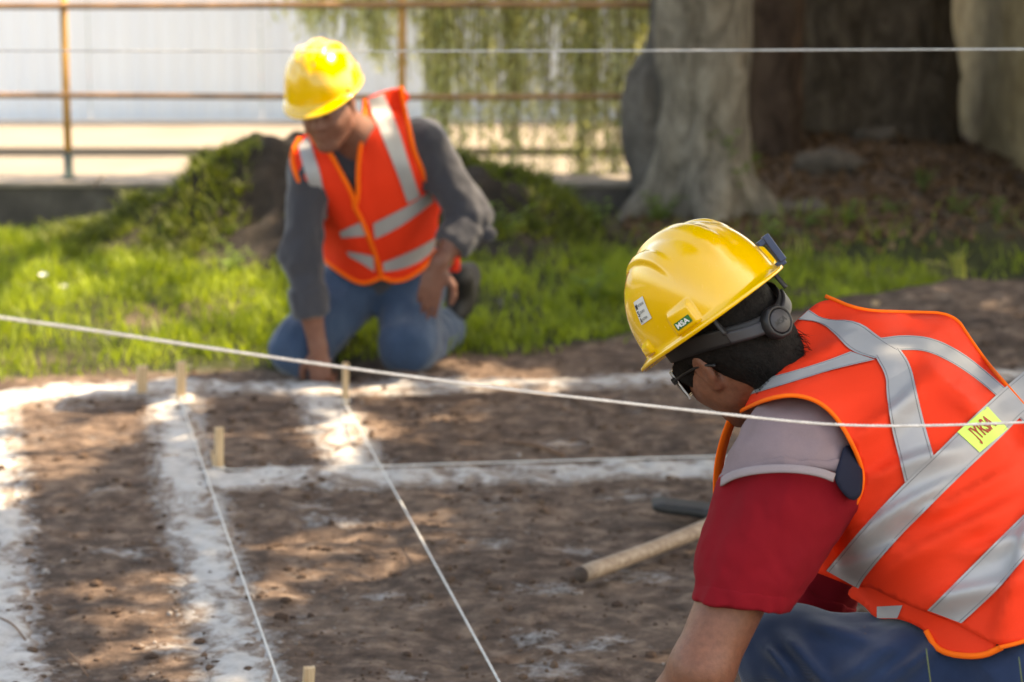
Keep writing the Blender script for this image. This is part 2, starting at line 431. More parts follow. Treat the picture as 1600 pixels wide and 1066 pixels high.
n = NT('chalk_powder'); crd = n.coord(); c = n.ramp(n.noise(22, 6, .65, crd), [(.28, (.35, .33, .312)), (.5, (.47, .452, .435)), (.75, (.57, .552, .535))])
at = n.n('ShaderNodeVertexColor'); at.layer_name = 'thick'; sp_ = n.n('ShaderNodeSeparateColor'); n.l(at.outputs[0], sp_.inputs[0])
bn = n.math('ADD', n.math('MULTIPLY', n.noise(70, 5, .75, crd), .6), n.math('MULTIPLY', n.noise(14, 4, .6, crd), .4))
mr = n.n('ShaderNodeMapRange'); n.l(n.math('SUBTRACT', bn, n.math('MULTIPLY', sp_.outputs[0], .24)), mr.inputs[0]); mr.inputs[1].default_value = .29; mr.inputs[2].default_value = .47
c = n.mix(n.math('MULTIPLY', mr.outputs[0], .85), c, (.17, .118, .09))
n.col(c); n.set(Roughness=1.0); n.b.inputs['Specular IOR Level'].default_value = .1; n.bump(n.noise(150, 5, .7, crd), .5, .003); M_chalk = n.m
for k, ((ln, w), (_, _, lab)) in enumerate(zip(CLINES, CHALK)):
    L = np.linalg.norm(np.diff(ln, axis=0), axis=1).sum(); m = int(L/.009)
    c = resample(ln, m); t = np.gradient(c, axis=0); t /= np.linalg.norm(t, axis=1)[:, None]; nn = np.stack([-t[:, 1], t[:, 0]], -1)
    q = np.arange(-1.75, 1.76, .009/w); X = c[:, None, 0]+nn[:, None, 0]*q[None]*w; Y = c[:, None, 1]+nn[:, None, 1]*q[None]*w
    wid = 1.05+.35*n2(X, Y, 2.5, 2, 20+k)
    s_ = np.linspace(0, L, m)[:, None]; endf = np.minimum(sstep(-.02, .12, s_), sstep(-.02, .12, L-s_)) if k in (1, 2) else 1
    a = .90-(np.abs(q)[None]/wid)**2+.85*n2(X, Y, 6.5, 3, 30)+.9*n2(X, Y, 30, 3, 31)-.9*(1-endf)
    a = np.clip(a, -.5, 1.1); Z = gh(X, Y)+.0022*k*.3+np.where(a > 0, .0018+.0042*a**.6, .015*a)
    V, Q = gridmesh(np.stack([X, Y, Z], -1)); keep = (a.ravel()[Q[0]].max(1) > -.12); Qk = Q[0][keep][:, ::-1]
    us, inv = np.unique(Qk, return_inverse=True)
    o = mesh_np('chalk_line', V[us], inv.reshape(-1, 4), M_chalk); av = a.ravel()[us]; setattr_col(o, 'thick', np.stack([av, av, av], -1))
    if o.data.polygons[0].normal.z < 0: o.data.flip_normals()
    recenter(o, [*c[m//2], 0]); tag(o, lab, 'chalk line', 'chalk lines marking the foundation trenches')

# clods and grit on the soil
def icolumps(pos, size, seed=3, jit=.35):
    bm = bmesh.new(); bmesh.ops.create_icosphere(bm, subdivisions=1, radius=1); v0 = np.array([v.co[:] for v in bm.verts]); f0 = np.array([[v.index for v in f.verts] for f in bm.faces]); bm.free()
    r = np.random.default_rng(seed); N = len(pos)
    s = size[:, None, None]*(1+jit*(r.random((N, len(v0), 1))-.5))*np.stack([.8+.5*r.random(N), .8+.5*r.random(N), .55+.3*r.random(N)], -1)[:, None]
    V = (pos[:, None]+v0[None]*s).reshape(-1, 3); F = (f0[None]+np.arange(N)[:, None, None]*len(v0)).reshape(-1, 3)
    return V, [F]
N = 5200; x = RNG.uniform(-1.8, 2.1, N); y = 4.3+4.2*RNG.random(N)**1.3; sz = .0035+.011*RNG.random(N)**4
ok = (y < gedge(x)+.05); x, y, sz = x[ok], y[ok], sz[ok]
V, F = icolumps(np.stack([x, y, gh(x, y)+sz*.2], -1), sz)
n = NT('clod_soil'); n.col(n.ramp(n.noise(7, 4, .6), [(.3, (.050, .032, .025)), (.6, (.13, .085, .062)), (.72, (.42, .39, .37))])); n.set(Roughness=1.0); n.b.inputs['Specular IOR Level'].default_value = .1
tag(mesh_np('soil_clods', V, F, n.m, smooth=False), 'small crumbs of soil scattered over the bare plot', 'soil', kind='stuff')

# ------------------------------------------------------------------ low wall, fence, pavement, hoarding
M_conc = plain('dark_concrete', (.075, .066, .06), .9, .35, 5, .5, 60, .006)
M_rust = plain('rusty_pipe', (.30, .155, .07), .7, .45, 9, .3, 120, .002)
M_ochre = plain('ochre_pipe', (.50, .25, .06), .6, .35, 9, .3, 120, .002)
M_green = plain('green_paint', (.03, .06, .055), .5, .3, 20)
bx = [(-7.0, -4.2), (-4.2, -1.72), (-1.70, .40), (.42, .80)]
lw = empty('low_wall', (-3, 11.15, 0))
n = NT('render_coat'); n.col(n.ramp(n.noise(6, 6, .65), [(.3, (.055, .047, .042)), (.6, (.10, .085, .075)), (.8, (.17, .15, .13))])); n.set(Roughness=.95); n.bump(n.noise(45, 5), .6, .01); M_wall = n.m
adopt(mesh_np('wall_body', *box((-3.1, 11.15, -.01), (7.8, .26, .35), bev=.012), M_wall, smooth=False), lw)
M_cap = plain('worn_cap', (.24, .205, .17), .9, .35, 8, .6, 50, .006)
for i, (a, b) in enumerate([(-7.0, -5.3), (-5.29, -3.6), (-3.59, -1.9), (-1.89, -.2), (-.19, .80)]):
    adopt(mesh_np('coping_stone', *box(((a+b)/2, 11.15, .176), (b-a-.006, .29, .024), bev=.006), M_cap, smooth=False), lw)
tag(lw, 'low dark concrete wall carrying the pipe fence behind the grass', 'wall')
fence = empty('pipe_fence', (-2, 11.15, .19))
def zat(py, Y): # height at depth Y seen on photo row py
    u = -(py-533)/FPX; return CAMZ+Y*(-SP+u*CP)/(CP+u*SP)
FY = 11.13
for px in (-420, 104, 628):
    x = (px-800)/FPX*(FY*CP+1.15*SP)
    po = adopt(mesh_np('post', *tube([(x, FY, .30), (x, FY, .6), (x+.004, FY, zat(2, FY)+.02)], .0175, 12), M_ochre), fence)
    bs = mesh_np('post_foot', *tube([(x, FY, .185), (x, FY, .197), (x, FY, .199), (x, FY, .315)], [.036, .036, .021, .021], 14), M_green); adopt(bs, fence)
for py in (8, 150):
    z = zat(py, FY); q = [(x, FY-.02, z+.004*math.sin(x*1.7+py)) for x in np.linspace(-7, .72, 24)]
    adopt(mesh_np('rail', *tube(q, .0135 if py > 50 else .015, 10), M_rust), fence)
tag(fence, 'rusty ochre pipe fence with two rails on the low wall', 'fence')
n = NT('pavement'); n.col(n.ramp(n.noise(1.5, 6, .6), [(.3, (.18, .155, .127)), (.7, (.25, .215, .178))])); n.set(Roughness=.95); n.bump(n.noise(40, 4), .3, .005); M_pave = n.m
tag(mesh_np('road', *box((-3, 12.72, -.13), (46, 2.86, .10)), M_pave, smooth=False), kind='structure')
n = NT('pavement_raised'); n.col(n.ramp(n.noise(1.8, 6, .6), [(.3, (.20, .17, .137)), (.7, (.27, .23, .19))])); n.set(Roughness=.95); M_pave2 = n.m
tag(mesh_np('pavement', *box((-3, 15.2, -.13), (46, 2.0, .20), bev=.01), M_pave2, smooth=False), kind='structure')
n = NT('white_sheet'); cr = n.coord(); mp = n.n('ShaderNodeMapping'); mp.inputs['Scale'].default_value = (5, 5, .35); n.l(cr, mp.inputs[0])
n.col(n.ramp(n.noise(2.2, 5, .6, mp.outputs[0]), [(.3, (.68, .755, .85)), (.65, (.76, .83, .91))])); n.set(Roughness=.6); M_sheet = n.m
hd = empty('hoarding', (-3, 15.58, -.03))
M_plinth = plain('cream_paint', (.62, .53, .42), .9, .12, 4, .3, 40, .004)
for i in range(12):
    x0 = -9.3+i*1.1
    xx = np.linspace(0, 1.094, 89); prof = .0018*np.clip(np.sin(xx/1.094*2*np.pi*11)*1.6, -1, 1)
    a = np.stack([x0+xx, 15.58-prof, np.full_like(xx, -.025)], -1); b = a.copy(); b[:, 2] = 1.12
    Vp = np.vstack([a, b, a+[0, .006, 0], b+[0, .006, 0]]); m = len(xx); j = np.arange(m-1)
    Fp = np.vstack([np.stack([j, j+1, m+j+1, m+j], -1), np.stack([2*m+j+1, 2*m+j, 3*m+j, 3*m+j+1], -1), np.stack([m+j, m+j+1, 3*m+j+1, 3*m+j], -1)])
    adopt(mesh_np('sheet_panel', Vp, Fp, M_sheet, smooth=False), hd)
for z in (.25, .95): adopt(mesh_np('batten', *box((-2.7, 15.625, z), (13.2, .05, .06)), M_rust, smooth=False), hd)
tag(hd, 'white corrugated sheet hoarding across the street behind the fence', 'hoarding')

# ------------------------------------------------------------------ grass, mound
def blades(pos, h, w, lean, seed=5, bend=.6):
    r = np.random.default_rng(seed); N = len(pos); a = r.uniform(0, 2*np.pi, N); b = r.uniform(0, 2*np.pi, N)
    side = np.stack([np.cos(a), np.sin(a), np.zeros(N)], -1)*w[:, None]; ln = np.stack([np.cos(b), np.sin(b), np.zeros(N)], -1)*(lean*h)[:, None]
    up = np.array([0, 0, 1.0])*h[:, None]
    m = pos+up*.55+ln*.3; t = pos+up*(1-.25*lean[:, None])+ln
    V = np.stack([pos-side, pos+side, m-side*.75, m+side*.75, t], 1).reshape(-1, 3); o = np.arange(N)[:, None]*5
    return V, [o+np.array([[0, 1, 3, 2]]), o+np.array([[2, 3, 4]])]
M_grass = leafmat('grass_blade', (.095, .145, .015), (.40, .48, .065), 4.5, .5)
N = 150000; x = RNG.uniform(-3.6, 3.6, N); y = RNG.uniform(7.2, 11.0, N)
s = y-gedge(x); den = sstep(-.06, .25, s+.22*n2(x, y, 3, 3, 12))*(.30+.70*sstep(-.40, .10, n2(x, y, 2.1, 3, 41)))
den *= 1-.93*sstep(9.3, 10.1, y+.5*n2(x, y, 1.5, 2, 42))*sstep(-.3, .5, x)
den *= 1-.85*np.exp(-((x-.15)/.5)**2-((y-10.3)/.6)**2)
den *= 1-.9*np.exp(-((x+3.0)/1.2)**2-((y-10.9)/.25)**2)
tuft = n2(x, y, 7, 2, 43); den *= .45+.55*sstep(-.3, .3, tuft)
ok = RNG.random(N) < den*.75; x, y, s, tuft = x[ok], y[ok], s[ok], tuft[ok]
h = (.022+.060*RNG.random(len(x))**1.6)*(1+.5*tuft)*(.5+.5*sstep(0, .5, s))+.02
V, F = blades(np.stack([x, y, gh(x, y)-.004], -1), h, .0022+.0026*RNG.random(len(x)), .2+.8*RNG.random(len(x)))
tag(mesh_np('grass', V, F, M_grass), 'fresh green grass growing behind the bare plot', 'grass', kind='stuff')
print('grass blades', len(x))
# tall pale seed stems and tufts
tr = np.random.default_rng(21)
# soil mound
def mh(x, y):
    u = (x+.85); v = (y-10.25)
    pr_ = np.interp(x+.10*n2(x, y, 2.5, 2, 50), [-2.15, -1.85, -1.55, -1.25, -1.02, -.7, -.3, 0, .2, .42], [0, .09, .22, .40, .50, .48, .38, .29, .19, 0])
    ridge = pr_*np.exp(-(v/(.30+.35*np.sqrt(pr_)))**2)
    return ridge*(1+.25*n2(x, y, 3.2, 3, 51))+.10*n2(x, y, 7.5, 4, 52)*sstep(.03, .2, ridge)-.03
mx, my = np.meshgrid(np.arange(-2.4, .95, .025), np.arange(9.35, 11.0, .025), indexing='ij'); mz = mh(mx, my)
V, Q = gridmesh(np.stack([mx, my, gh(mx, my)+mz], -1)); keep = mz.ravel()[Q[0]].max(1) > -.005; Qk = Q[0][keep][:, ::-1]; us, inv = np.unique(Qk, return_inverse=True)
n = NT('mound_soil'); n.col(n.ramp(n.noise(9, 6, .65), [(.3, (.012, .009, .007)), (.55, (.030, .021, .015)), (.75, (.062, .043, .031))])); n.set(Roughness=1.0); n.bump(n.noise(30, 5, .7), 1.0, .03)
mound = mesh_np('soil_mound', V[us], inv.reshape(-1, 4), n.m); recenter(mound, (-.7, 10.2, 0))
tag(mound, 'heap of dark soil and cut turf behind the kneeling worker', 'soil mound')
N = 42000; x = tr.uniform(-2.3, .9, N); y = tr.uniform(9.35, 11, N); z = mh(x, y)
g = .95*sstep(-.06, .26, n2(x, y, 4.2, 3, 55)+.22*sstep(-1.0, -1.7, x)-.12*sstep(-.8, .2, x)+.10*sstep(10.1, 10.4, y)); ok = (z > .0) & (tr.random(N) < g); x, y, z = x[ok], y[ok], z[ok]
M_gm = leafmat('mound_grass', (.050, .078, .012), (.22, .25, .050), 5, .45)
V, F = blades(np.stack([x, y, gh(x, y)+z-.01], -1), 0.03+.06*tr.random(len(x)), .003+.003*tr.random(len(x)), .5+1.0*tr.random(len(x)), seed=9)
o = mesh_np('turf_grass', V, F, M_gm); adopt(o, mound); tag(o, kind='stuff')

# ------------------------------------------------------------------ trees
def bark(name, a, b, c, sc=9):
    n = NT(name); cr = n.coord(); mp = n.n('ShaderNodeMapping'); mp.inputs['Scale'].default_value = (1, 1, .45); n.l(cr, mp.inputs[0])
    f = n.noise(sc, 9, .74, mp.outputs[0], .8); n.col(n.ramp(f, [(.3, a), (.52, b), (.75, c)])); n.set(Roughness=.95); n.b.inputs['Specular IOR Level'].default_value = .15
    n.bump(n.math('ADD', f, n.math('MULTIPLY', n.noise(sc*6, 4, .7, mp.outputs[0]), .4)), 1.0, .05); return n.m
M_barkg = bark('grey_bark', (.075, .060, .046), (.29, .247, .195), (.58, .51, .42))
M_barkd = bark('dark_bark', (.045, .035, .029), (.145, .113, .092), (.30, .245, .20))
M_barkr = bark('red_bark', (.045, .028, .021), (.12, .078, .060), (.20, .145, .11))
def knots(p): return .038*fbm(p*np.array([4, 4, 2.0]), 3)+.045*np.abs(fbm(p*np.array([11, 11, 3]), 3))
def limb(pts, r0, r1):
    pts = smoothline(pts, 8); rr = np.linspace(r0, r1, 8)
    return [('u', rc(pts[i], pts[i+1], rr[i], rr[i+1]), .05) for i in range(7)]
tA = G(1088, 334, .06); tB = G(1365, 236, .12)+[0, .25, 0]; tC = G(1207, 262, .10)
bxp = P(1006, 190, tA[1]/CP-.15)
primsA = [('u', rc(tA+[.02, .1, .38], tA+[-.36, -.02, -.14], .12, .07), .12), ('u', rc(tA+[.02, .05, .34], tA+[.05, -.36, -.14], .12, .07), .12), ('u', rc(tA+[.02, .1, .36], tA+[.40, -.08, -.14], .12, .07), .12), ('u', rc(tA+[0, .1, -.2], tA+[.02, .1, .30], .29, .225), .08), ('u', rc(tA+[.02, .1, .25], tA+[.07, .12, 1.6], .22, .235), .05), ('u', rc(tA+[.07, .12, 1.6], tA+[.1, .1, 3.4], .235, .19), .05)]
A0 = tA+[.1, .1, 3.3]
limbsA = [[A0, A0+[.25, -.15, 1.6], A0+[1.9, -3.0, 3.0]], [A0, A0+[.35, -.1, 1.5], A0+[2.6, -1.8, 2.8]], [A0, A0+[.1, .4, 1.4], A0+[.2, 1.0, 2.8]], [A0, A0+[.5, .1, 1.3], A0+[3.0, -.4, 2.5]]]
for l in limbsA: primsA += limb(l, .10, .03)
tree_a = sdfmesh('trunk', primsA, .03, M_barkg, disp=knots, smooth=1)
primsB = [('u', rc(tB+[0, .3, -.3], tB+[.02, .3, .30], .60, .50), .1), ('u', rc(tB+[.02, .3, .3], tB+[-.05, .3, 3.2], .50, .38), .1), ('u', rc(tB+[-.38, .1, -.2], tB+[-.2, .2, .5], .16, .1), .15), ('u', rc(tB+[.35, .0, -.2], tB+[.2, .2, .6], .17, .1), .15)]
B0 = tB+[-.05, .3, 3.1]
limbsB = [[B0, B0+[1.6, -2, 1], B0+[3.0, -5.0, 1.9]], [B0, B0+[1.8, -1.2, 1.1], B0+[3.6, -3.8, 2.0]], [B0, B0+[1.5, 1, 1.2], B0+[3.5, 1.3, 2.2]], [B0, B0+[-.2, .8, 1.5], B0+[.3, 1.6, 2.8]], [B0, B0+[1.5, -3, 1.0], B0+[2.6, -6.8, 1.6]]]
for l in limbsB: primsB += limb(l, .13, .035)
tree_b = sdfmesh('trunk', primsB, .04, M_barkd, disp=lambda p: 1.7*knots(p*.8), smooth=1)
primsC = [('u', rc(tC+[0, .1, -.2], tC+[0, .1, .3], .20, .15), .05), ('u', rc(tC+[0, .1, .3], tC+[.05, .15, 2.8], .15, .10), .05)]+limb([tC+[.05, .15, 2.7], tC+[.2, .6, 3.4], tC+[.4, 1.2, 4.2]], .08, .03)+limb([tC+[.05, .15, 2.7], tC+[.5, .3, 3.4], tC+[.9, .2, 4.2]], .08, .03)
burl = sdfmesh('burl', [('u', ell(bxp+[.02, .08, .02], (.13, .13, .26)), .0), ('u', rc(bxp+[.07, .1, .1], bxp+[.13, .14, 1.0], .10, .06), .06), ('u', rc(bxp+[.05, .08, -.1], tA+[-.16, .05, -.1], .10, .15), .08)], .02, bark('burl_bark', (.065, .057, .050), (.16, .142, .126), (.28, .255, .225)), disp=lambda p: 1.1*knots(p*1.3), smooth=1)
tree_c = sdfmesh('trunk', primsC, .025, M_barkr, disp=lambda p: .6*knots(p), smooth=1)
# unseen crowns: leaf sprays set to shade the plot, gaps shaped for chosen sun patches
LIT = [([(-900, 330), (300, 352), (400, 440), (445, 500), (440, 572), (330, 596), (200, 606), (0, 612), (-900, 640)], 1.0),
       ([(-250, 596), (330, 592), (352, 640), (262, 664), (205, 695), (110, 765), (45, 800), (-250, 830)], .97),
       ([(505, 652), (600, 636), (620, 660), (575, 700), (552, 738), (478, 726)], .97), ([(675, 572), (905, 580), (895, 614), (690, 614)], .95),
       ([(385, 842), (560, 800), (720, 790), (770, 850), (590, 905), (390, 965)], .86), ([(110, 905), (300, 880), (335, 960), (320, 1066), (130, 1075)], .86),
       ([(560, 620), (800, 625), (760, 690), (600, 690)], .7), ([(1440, 415), (1530, 415), (1520, 470), (1440, 465)], .8), ([(300, 560), (460, 568), (420, 608), (300, 605)], .7), ([(-60, 980), (60, 960), (70, 1066), (-60, 1066)], .4), ([(780, 300), (1005, 300), (1005, 350), (780, 350)], .8)]
SHX = SUN[:2]/SUN[2]
def lit_prob(gx, gy):
    px, py, d = PIX(np.stack([gx, gy, np.zeros_like(gx)], -1)); r = np.zeros(gx.shape)
    for poly, v in LIT: r = np.maximum(r, v*inpoly(px, py, poly))
    r = np.maximum(r, 1.0*((gy > 11.15) & (gx < .62))); r = np.where(d < 1, 0, r)
    for p, rad in LITP:
        q = p[:2]-SHX*p[2]; r = np.maximum(r, 1.0*(np.hypot(gx-q[0], gy-q[1]) < rad))
    return r
LITP = [(P(500, 90, 7.5), .17), (P(735, 270, 7.75), .13), (P(720, 215, 7.75), .10), (P(760, 365, 7.7), .12), (P(700, 180, 7.8), .1), (P(265, 300, 10.1), .16), (P(200, 355, 9.9), .2)]
def spray(c, size, seed):
    """leaf sprays: each a bent six-point leaf cluster"""
    r = np.random.default_rng(seed); N = len(c)
    n_ = r.normal(size=(N, 3)); n_[:, 2] += .9; n_ /= np.linalg.norm(n_, axis=1)[:, None]
    a = np.cross(n_, r.normal(size=(N, 3))); a /= np.linalg.norm(a, axis=1)[:, None]; b = np.cross(n_, a); s = size[:, None]
    V = np.stack([c-a*s, c-a*s*.2+b*s*.42, c+a*s*.6+b*s*.3, c+a*s*1.05-n_*s*.25, c+a*s*.55-b*s*.32, c-a*s*.25-b*s*.42], 1).reshape(-1, 3); o = np.arange(N)[:, None]*6
    return V, [o+np.array([[0, 1, 2, 3]]), o+np.array([[0, 3, 4, 5]])]
cr = np.random.default_rng(77); N = 120000
gx = cr.uniform(-4.2, 4.6, N); gy = cr.uniform(2.2, 12.6, N); z = 3.7+3.0*cr.random(N)**1.2
gz = gx+0
keep = cr.random(N) > lit_prob(gx, gy)
hole = n2(gx, gy, 1.3, 3, 88); keep &= ~((hole > .42) & (cr.random(N) < .55))      # natural thin places
gx, gy, z = gx[keep], gy[keep], z[keep]
C = np.stack([gx+SHX[0]*z, gy+SHX[1]*z, z], -1)
M_leafc = leafmat('crown_leaf', (.030, .055, .012), (.075, .11, .026), 1.2, .3)
own = (C[:, 0]-tB[0])*.6-(C[:, 1]-tB[1])*.25+cr.normal(0, .5, len(C)) > .3
roots = []
for tr_o, mask, base, lab in ((tree_a, ~own, tA, 'stout pale grey tree trunk with a burl on its left side'), (tree_b, own, tB, 'massive dark brown tree trunk between the pale trunk and the plastered wall')):
    rt = empty('tree', base); adopt(tr_o, rt); V, F = spray(C[mask], .055+.045*cr.random(mask.sum()), 4)
    adopt(mesh_np('crown', V, F, M_leafc, smooth=False), rt); tag(rt, lab, 'tree', 'old trees beside the plot'); roots.append(rt)
adopt(burl, roots[0])
rt = empty('tree', tC); adopt(tree_c, rt); q = tC+[.7, .9, 4.3]+np.random.default_rng(5).normal(0, 1, (700, 3))*[.6, .6, .4]
V, F = spray(q, .05+.04*cr.random(700), 6); adopt(mesh_np('crown', V, F, M_leafc, smooth=False), rt)
tag(rt, 'slim reddish tree trunk standing just right of the pale grey trunk', 'tree', 'old trees beside the plot')
# weeping tree beyond the fence
wr = np.random.default_rng(31); wt = empty('weeping_tree', (1.15, 13.5, 0))
arch = [[(1.15, 13.5, 2.3), (.6, 13.2, 3.1), (-.3, 12.7, 3.0), (-1.5, 12.3, 2.3)], [(1.15, 13.5, 2.3), (.5, 12.9, 3.0), (-.1, 12.2, 2.8), (-.6, 11.9, 2.3)], [(1.15, 13.5, 2.3), (.9, 13.6, 3.2), (.2, 13.7, 3.0), (-.8, 13.6, 2.4)], [(1.15, 13.5, 2.3), (.8, 12.6, 2.9), (.5, 12.0, 2.6)]]
pr = [('u', rc((1.15, 13.5, -.1), (1.15, 13.5, 2.4), .2, .14), .05)]
for a in arch: pr += limb(np.array(a), .10, .03)
adopt(sdfmesh('trunk', pr, .03, M_barkr, disp=lambda p: .5*knots(p), smooth=1), wt)
Ls, St = [], []
for i in range(560):
    u = wr.random()
    px = 640+wr.random()*375 if u < .62 else (500+wr.random()*205 if u < .90 else 425+wr.random()*200); px = px+wr.normal(0, 6); px += 14*math.sin(px/17.0)
    d = 11.75+1.7*wr.random()
    if px < 665: yb = wr.uniform(-20, 30+105*max(0, px-425)/225)
    else: yb = min(292, 95+230*wr.random()**.85+(40 if px > 840 else 0)) if wr.random() < .6 else wr.uniform(40, 180)
    q = P(px, yb, d); top = 2.3+.6*wr.random(); nseg = max(4, int((top-q[2])/.034))
    zz = np.linspace(top, q[2], nseg); sw = wr.normal(0, .07, 2)
    X = q[0]+sw[0]*np.linspace(-1, 0, nseg)**2+.012*np.sin(zz*9+i); Y = q[1]+sw[1]*np.linspace(-1, 0, nseg)**2
    St.append(tube(np.stack([X, Y, zz], -1)[::4] if nseg > 8 else np.stack([X, Y, zz], -1), .0022, 3, False)); Ls.append(np.stack([X, Y, zz], -1))
LP = np.vstack(Ls); N = len(LP); a = wr.uniform(0, 2*np.pi, N); dv = np.stack([np.cos(a)*.55, np.sin(a)*.55, np.full(N, -.85)+.3*wr.random(N)], -1); dv /= np.linalg.norm(dv, axis=1)[:, None]
sd = np.cross(dv, wr.normal(size=(N, 3))); sd /= np.linalg.norm(sd, axis=1)[:, None]; l = .045+.04*wr.random((N, 1)); w = .006+.004*wr.random((N, 1))
V = np.stack([LP, LP+dv*l*.5+sd*w, LP+dv*l, LP+dv*l*.5-sd*w], 1).reshape(-1, 3); F = [np.arange(N)[:, None]*4+np.arange(4)[None]]
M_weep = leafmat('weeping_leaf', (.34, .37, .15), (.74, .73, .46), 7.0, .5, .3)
adopt(mesh_np('crown', V, F, M_weep, smooth=False), wt); V, F = join(St); adopt(mesh_np('twigs', V, F, M_barkr), wt)
tag(wt, 'sunlit weeping tree with drooping pale green leaves beyond the fence', 'tree')

# plastered wall on the right, stones, rubble
def rbox(c, hs, r):
    c = np.asarray(c, float); hs = np.asarray(hs, float)
    def f(p):
        q = np.abs(p-c)-hs+r; return np.sqrt((np.maximum(q, 0)**2).sum(-1))+np.minimum(q.max(-1), 0)-r
    return f, c-hs, c+hs
n = NT('rough_plaster'); f = n.noise(7, 7, .65); n.col(n.ramp(f, [(.3, (.27, .19, .095)), (.55, (.44, .33, .175)), (.75, (.56, .44, .26))])); n.set(Roughness=.95); n.bump(n.math('ADD', f, n.math('MULTIPLY', n.noise(45, 4, .7), .4)), 1.0, .05)
pw = sdfmesh('plastered_wall', [('u', rbox((3.02, 14.3, .85), (.42, 3.55, 1.1), .05), .02)], .035, n.m, disp=lambda p: .035*fbm(p*3.2, 4), smooth=1)
recenter(pw, (3.02, 14.3, 0)); tag(pw, 'rough tan plastered wall standing at the right edge behind the trees', 'wall')
M_rock = plain('field_stone', (.095, .076, .062), .9, .35, 12, .7, 50, .01)
for i, (px, py, r, lab) in enumerate([(1296, 283, (.17, .13, .075), 'broad flat grey stone lying on the bank under the big dark trunk'), (1366, 250, (.11, .09, .05), 'small grey stone resting closest to the base of the big dark trunk'), (1245, 322, (.13, .09, .035), 'thin flat stone half sunk in leaf litter below the broad grey stone')]):
    g0 = G(px, py, .09); g0[2] = gh(g0[0], g0[1])+r[2]*.35
    st = sdfmesh('stone', [('u', ell((0, 0, 0), r), 0)], .013, M_rock, disp=lambda p, i=i: .055*fbm(p*11+i*7, 3), smooth=0); st.location = g0; tag(st, lab, 'stone', 'stones on the bank')
M_brick = plain('broken_brick', (.36, .17, .115), .9, .35, 14, .5, 60, .006)
rb = np.random.default_rng(8)
for i, px in enumerate((812, 838, 862, 886, 905, 931, 952, 974, 992)):
    g0 = G(px+rb.uniform(-5, 5), 337+rb.uniform(-5, 6)); s = np.array([.05, .04, .028])*(.7+.7*rb.random())
    st = sdfmesh('brick_fragment', [('u', rbox((0, 0, 0), s, .008), 0)], .009, M_brick, disp=lambda p, i=i: .010*fbm(p*22+i*5, 2), smooth=1)
    st.location = (g0[0], g0[1], gh(g0[0], g0[1])+s[2]*.7); st.rotation_euler = (rb.uniform(-.4, .4), rb.uniform(-.4, .4), rb.uniform(0, 3))
    tag(st, ('leftmost', 'second', 'third', 'fourth', 'fifth', 'sixth', 'seventh', 'eighth', 'ninth')[i]+' piece of broken reddish brick, counted from the left along the low wall', 'brick fragment', 'brick rubble at the low wall')

# leaf litter on the bank
N = 5200; lx = RNG.uniform(.5, 3.2, N); ly = RNG.uniform(9.9, 13.6, N); okl = RNG.random(N) < sstep(9.8, 10.8, ly+.5*n2(lx, ly, 1.5, 2, 42)); lx, ly = lx[okl], ly[okl]
V, F = spray(np.stack([lx, ly, gh(lx, ly)+.012], -1), .018+.022*RNG.random(len(lx)), 15)
M_lit = leafmat('dry_leaf', (.06, .035, .022), (.26, .15, .09), 9, .2, .8); tag(mesh_np('leaf_litter', V, F, M_lit, smooth=False), 'dry brown leaves littering the bank under the trees', 'leaf litter', kind='stuff')
# weeds: leafy plants
M_weed = leafmat('weed_leaf', (.07, .14, .02), (.24, .36, .06), 6, .45)
M_stem = plain('weed_stem', (.11, .14, .04), .7, .2)
def weed(base, h, nst, spread, leaf, lab, group, seed, name='weed_plant'):
    r = np.random.default_rng(seed); rt = empty(name, base); st = []; lv = []
    for k in range(nst):
        a = r.uniform(0, 6.28); hh = h*(.55+.45*r.random()); e = np.array([math.cos(a), math.sin(a), 0])*spread*(.3+.7*r.random())
        t = np.linspace(0, 1, 7)[:, None]; pts = np.array(base)+[0, 0, -.01]+e*t**1.6+np.array([0, 0, hh])*t*(1-.12*t); st.append(tube(pts, np.linspace(.0035, .0012, 7), 5))
        m = int(hh/.022)
        for j in range(m):
            u = .15+.85*(j+r.random())/m; i0 = min(int(u*6), 5); p = pts[i0]*(1-(u*6-i0))+pts[i0+1]*(u*6-i0)
            b = r.uniform(0, 6.28); d = np.array([math.cos(b), math.sin(b), .25+.4*r.random()]); d /= np.linalg.norm(d); s = np.cross(d, [0, 0, 1]); s /= np.linalg.norm(s)
            l = leaf*(.6+.7*r.random())*(1.15-.5*u); w = l*.22
            lv.append([p, p+d*l*.4+s*w, p+d*l-[0, 0, l*.25], p+d*l*.4-s*w])
    V, F = join(st); adopt(mesh_np('stem', V, F, M_stem), rt)
    V = np.array(lv).reshape(-1, 3); adopt(mesh_np('leaves', V, np.arange(len(V)).reshape(-1, 4), M_weed, smooth=False), rt)
    tag(rt, lab, 'weed', group); return rt
def gz(px, py, z=0.05):
    g0 = G(px, py, z); g0[2] = gh(g0[0], g0[1]); return g0
WG = 'leafy weeds behind the plot'
weed(gz(1128, 342), .50, 9, .16, .085, 'leafy green weed growing up against the foot of the pale grey trunk', WG, 1)
weed(gz(1165, 318), .34, 6, .12, .07, 'smaller leafy weed in the gap between the pale trunk and the slim reddish trunk', WG, 2)
weed(gz(785, 400), .26, 9, .14, .07, 'bushy weed right beside the kneeling worker\'s rolled cuff', WG, 3)
weed(gz(838, 362), .24, 8, .12, .07, 'weed standing in front of the left end of the brick rubble', WG, 4)
weed(gz(885, 380), .20, 7, .12, .06, 'low weed in front of the middle of the brick rubble', WG, 5)
weed(gz(930, 372), .22, 7, .12, .06, 'upright weed in front of the right end of the brick rubble', WG, 6)
weed(gz(1030, 350), .20, 8, .15, .06, 'low weed at the left foot of the pale grey trunk', WG, 7)
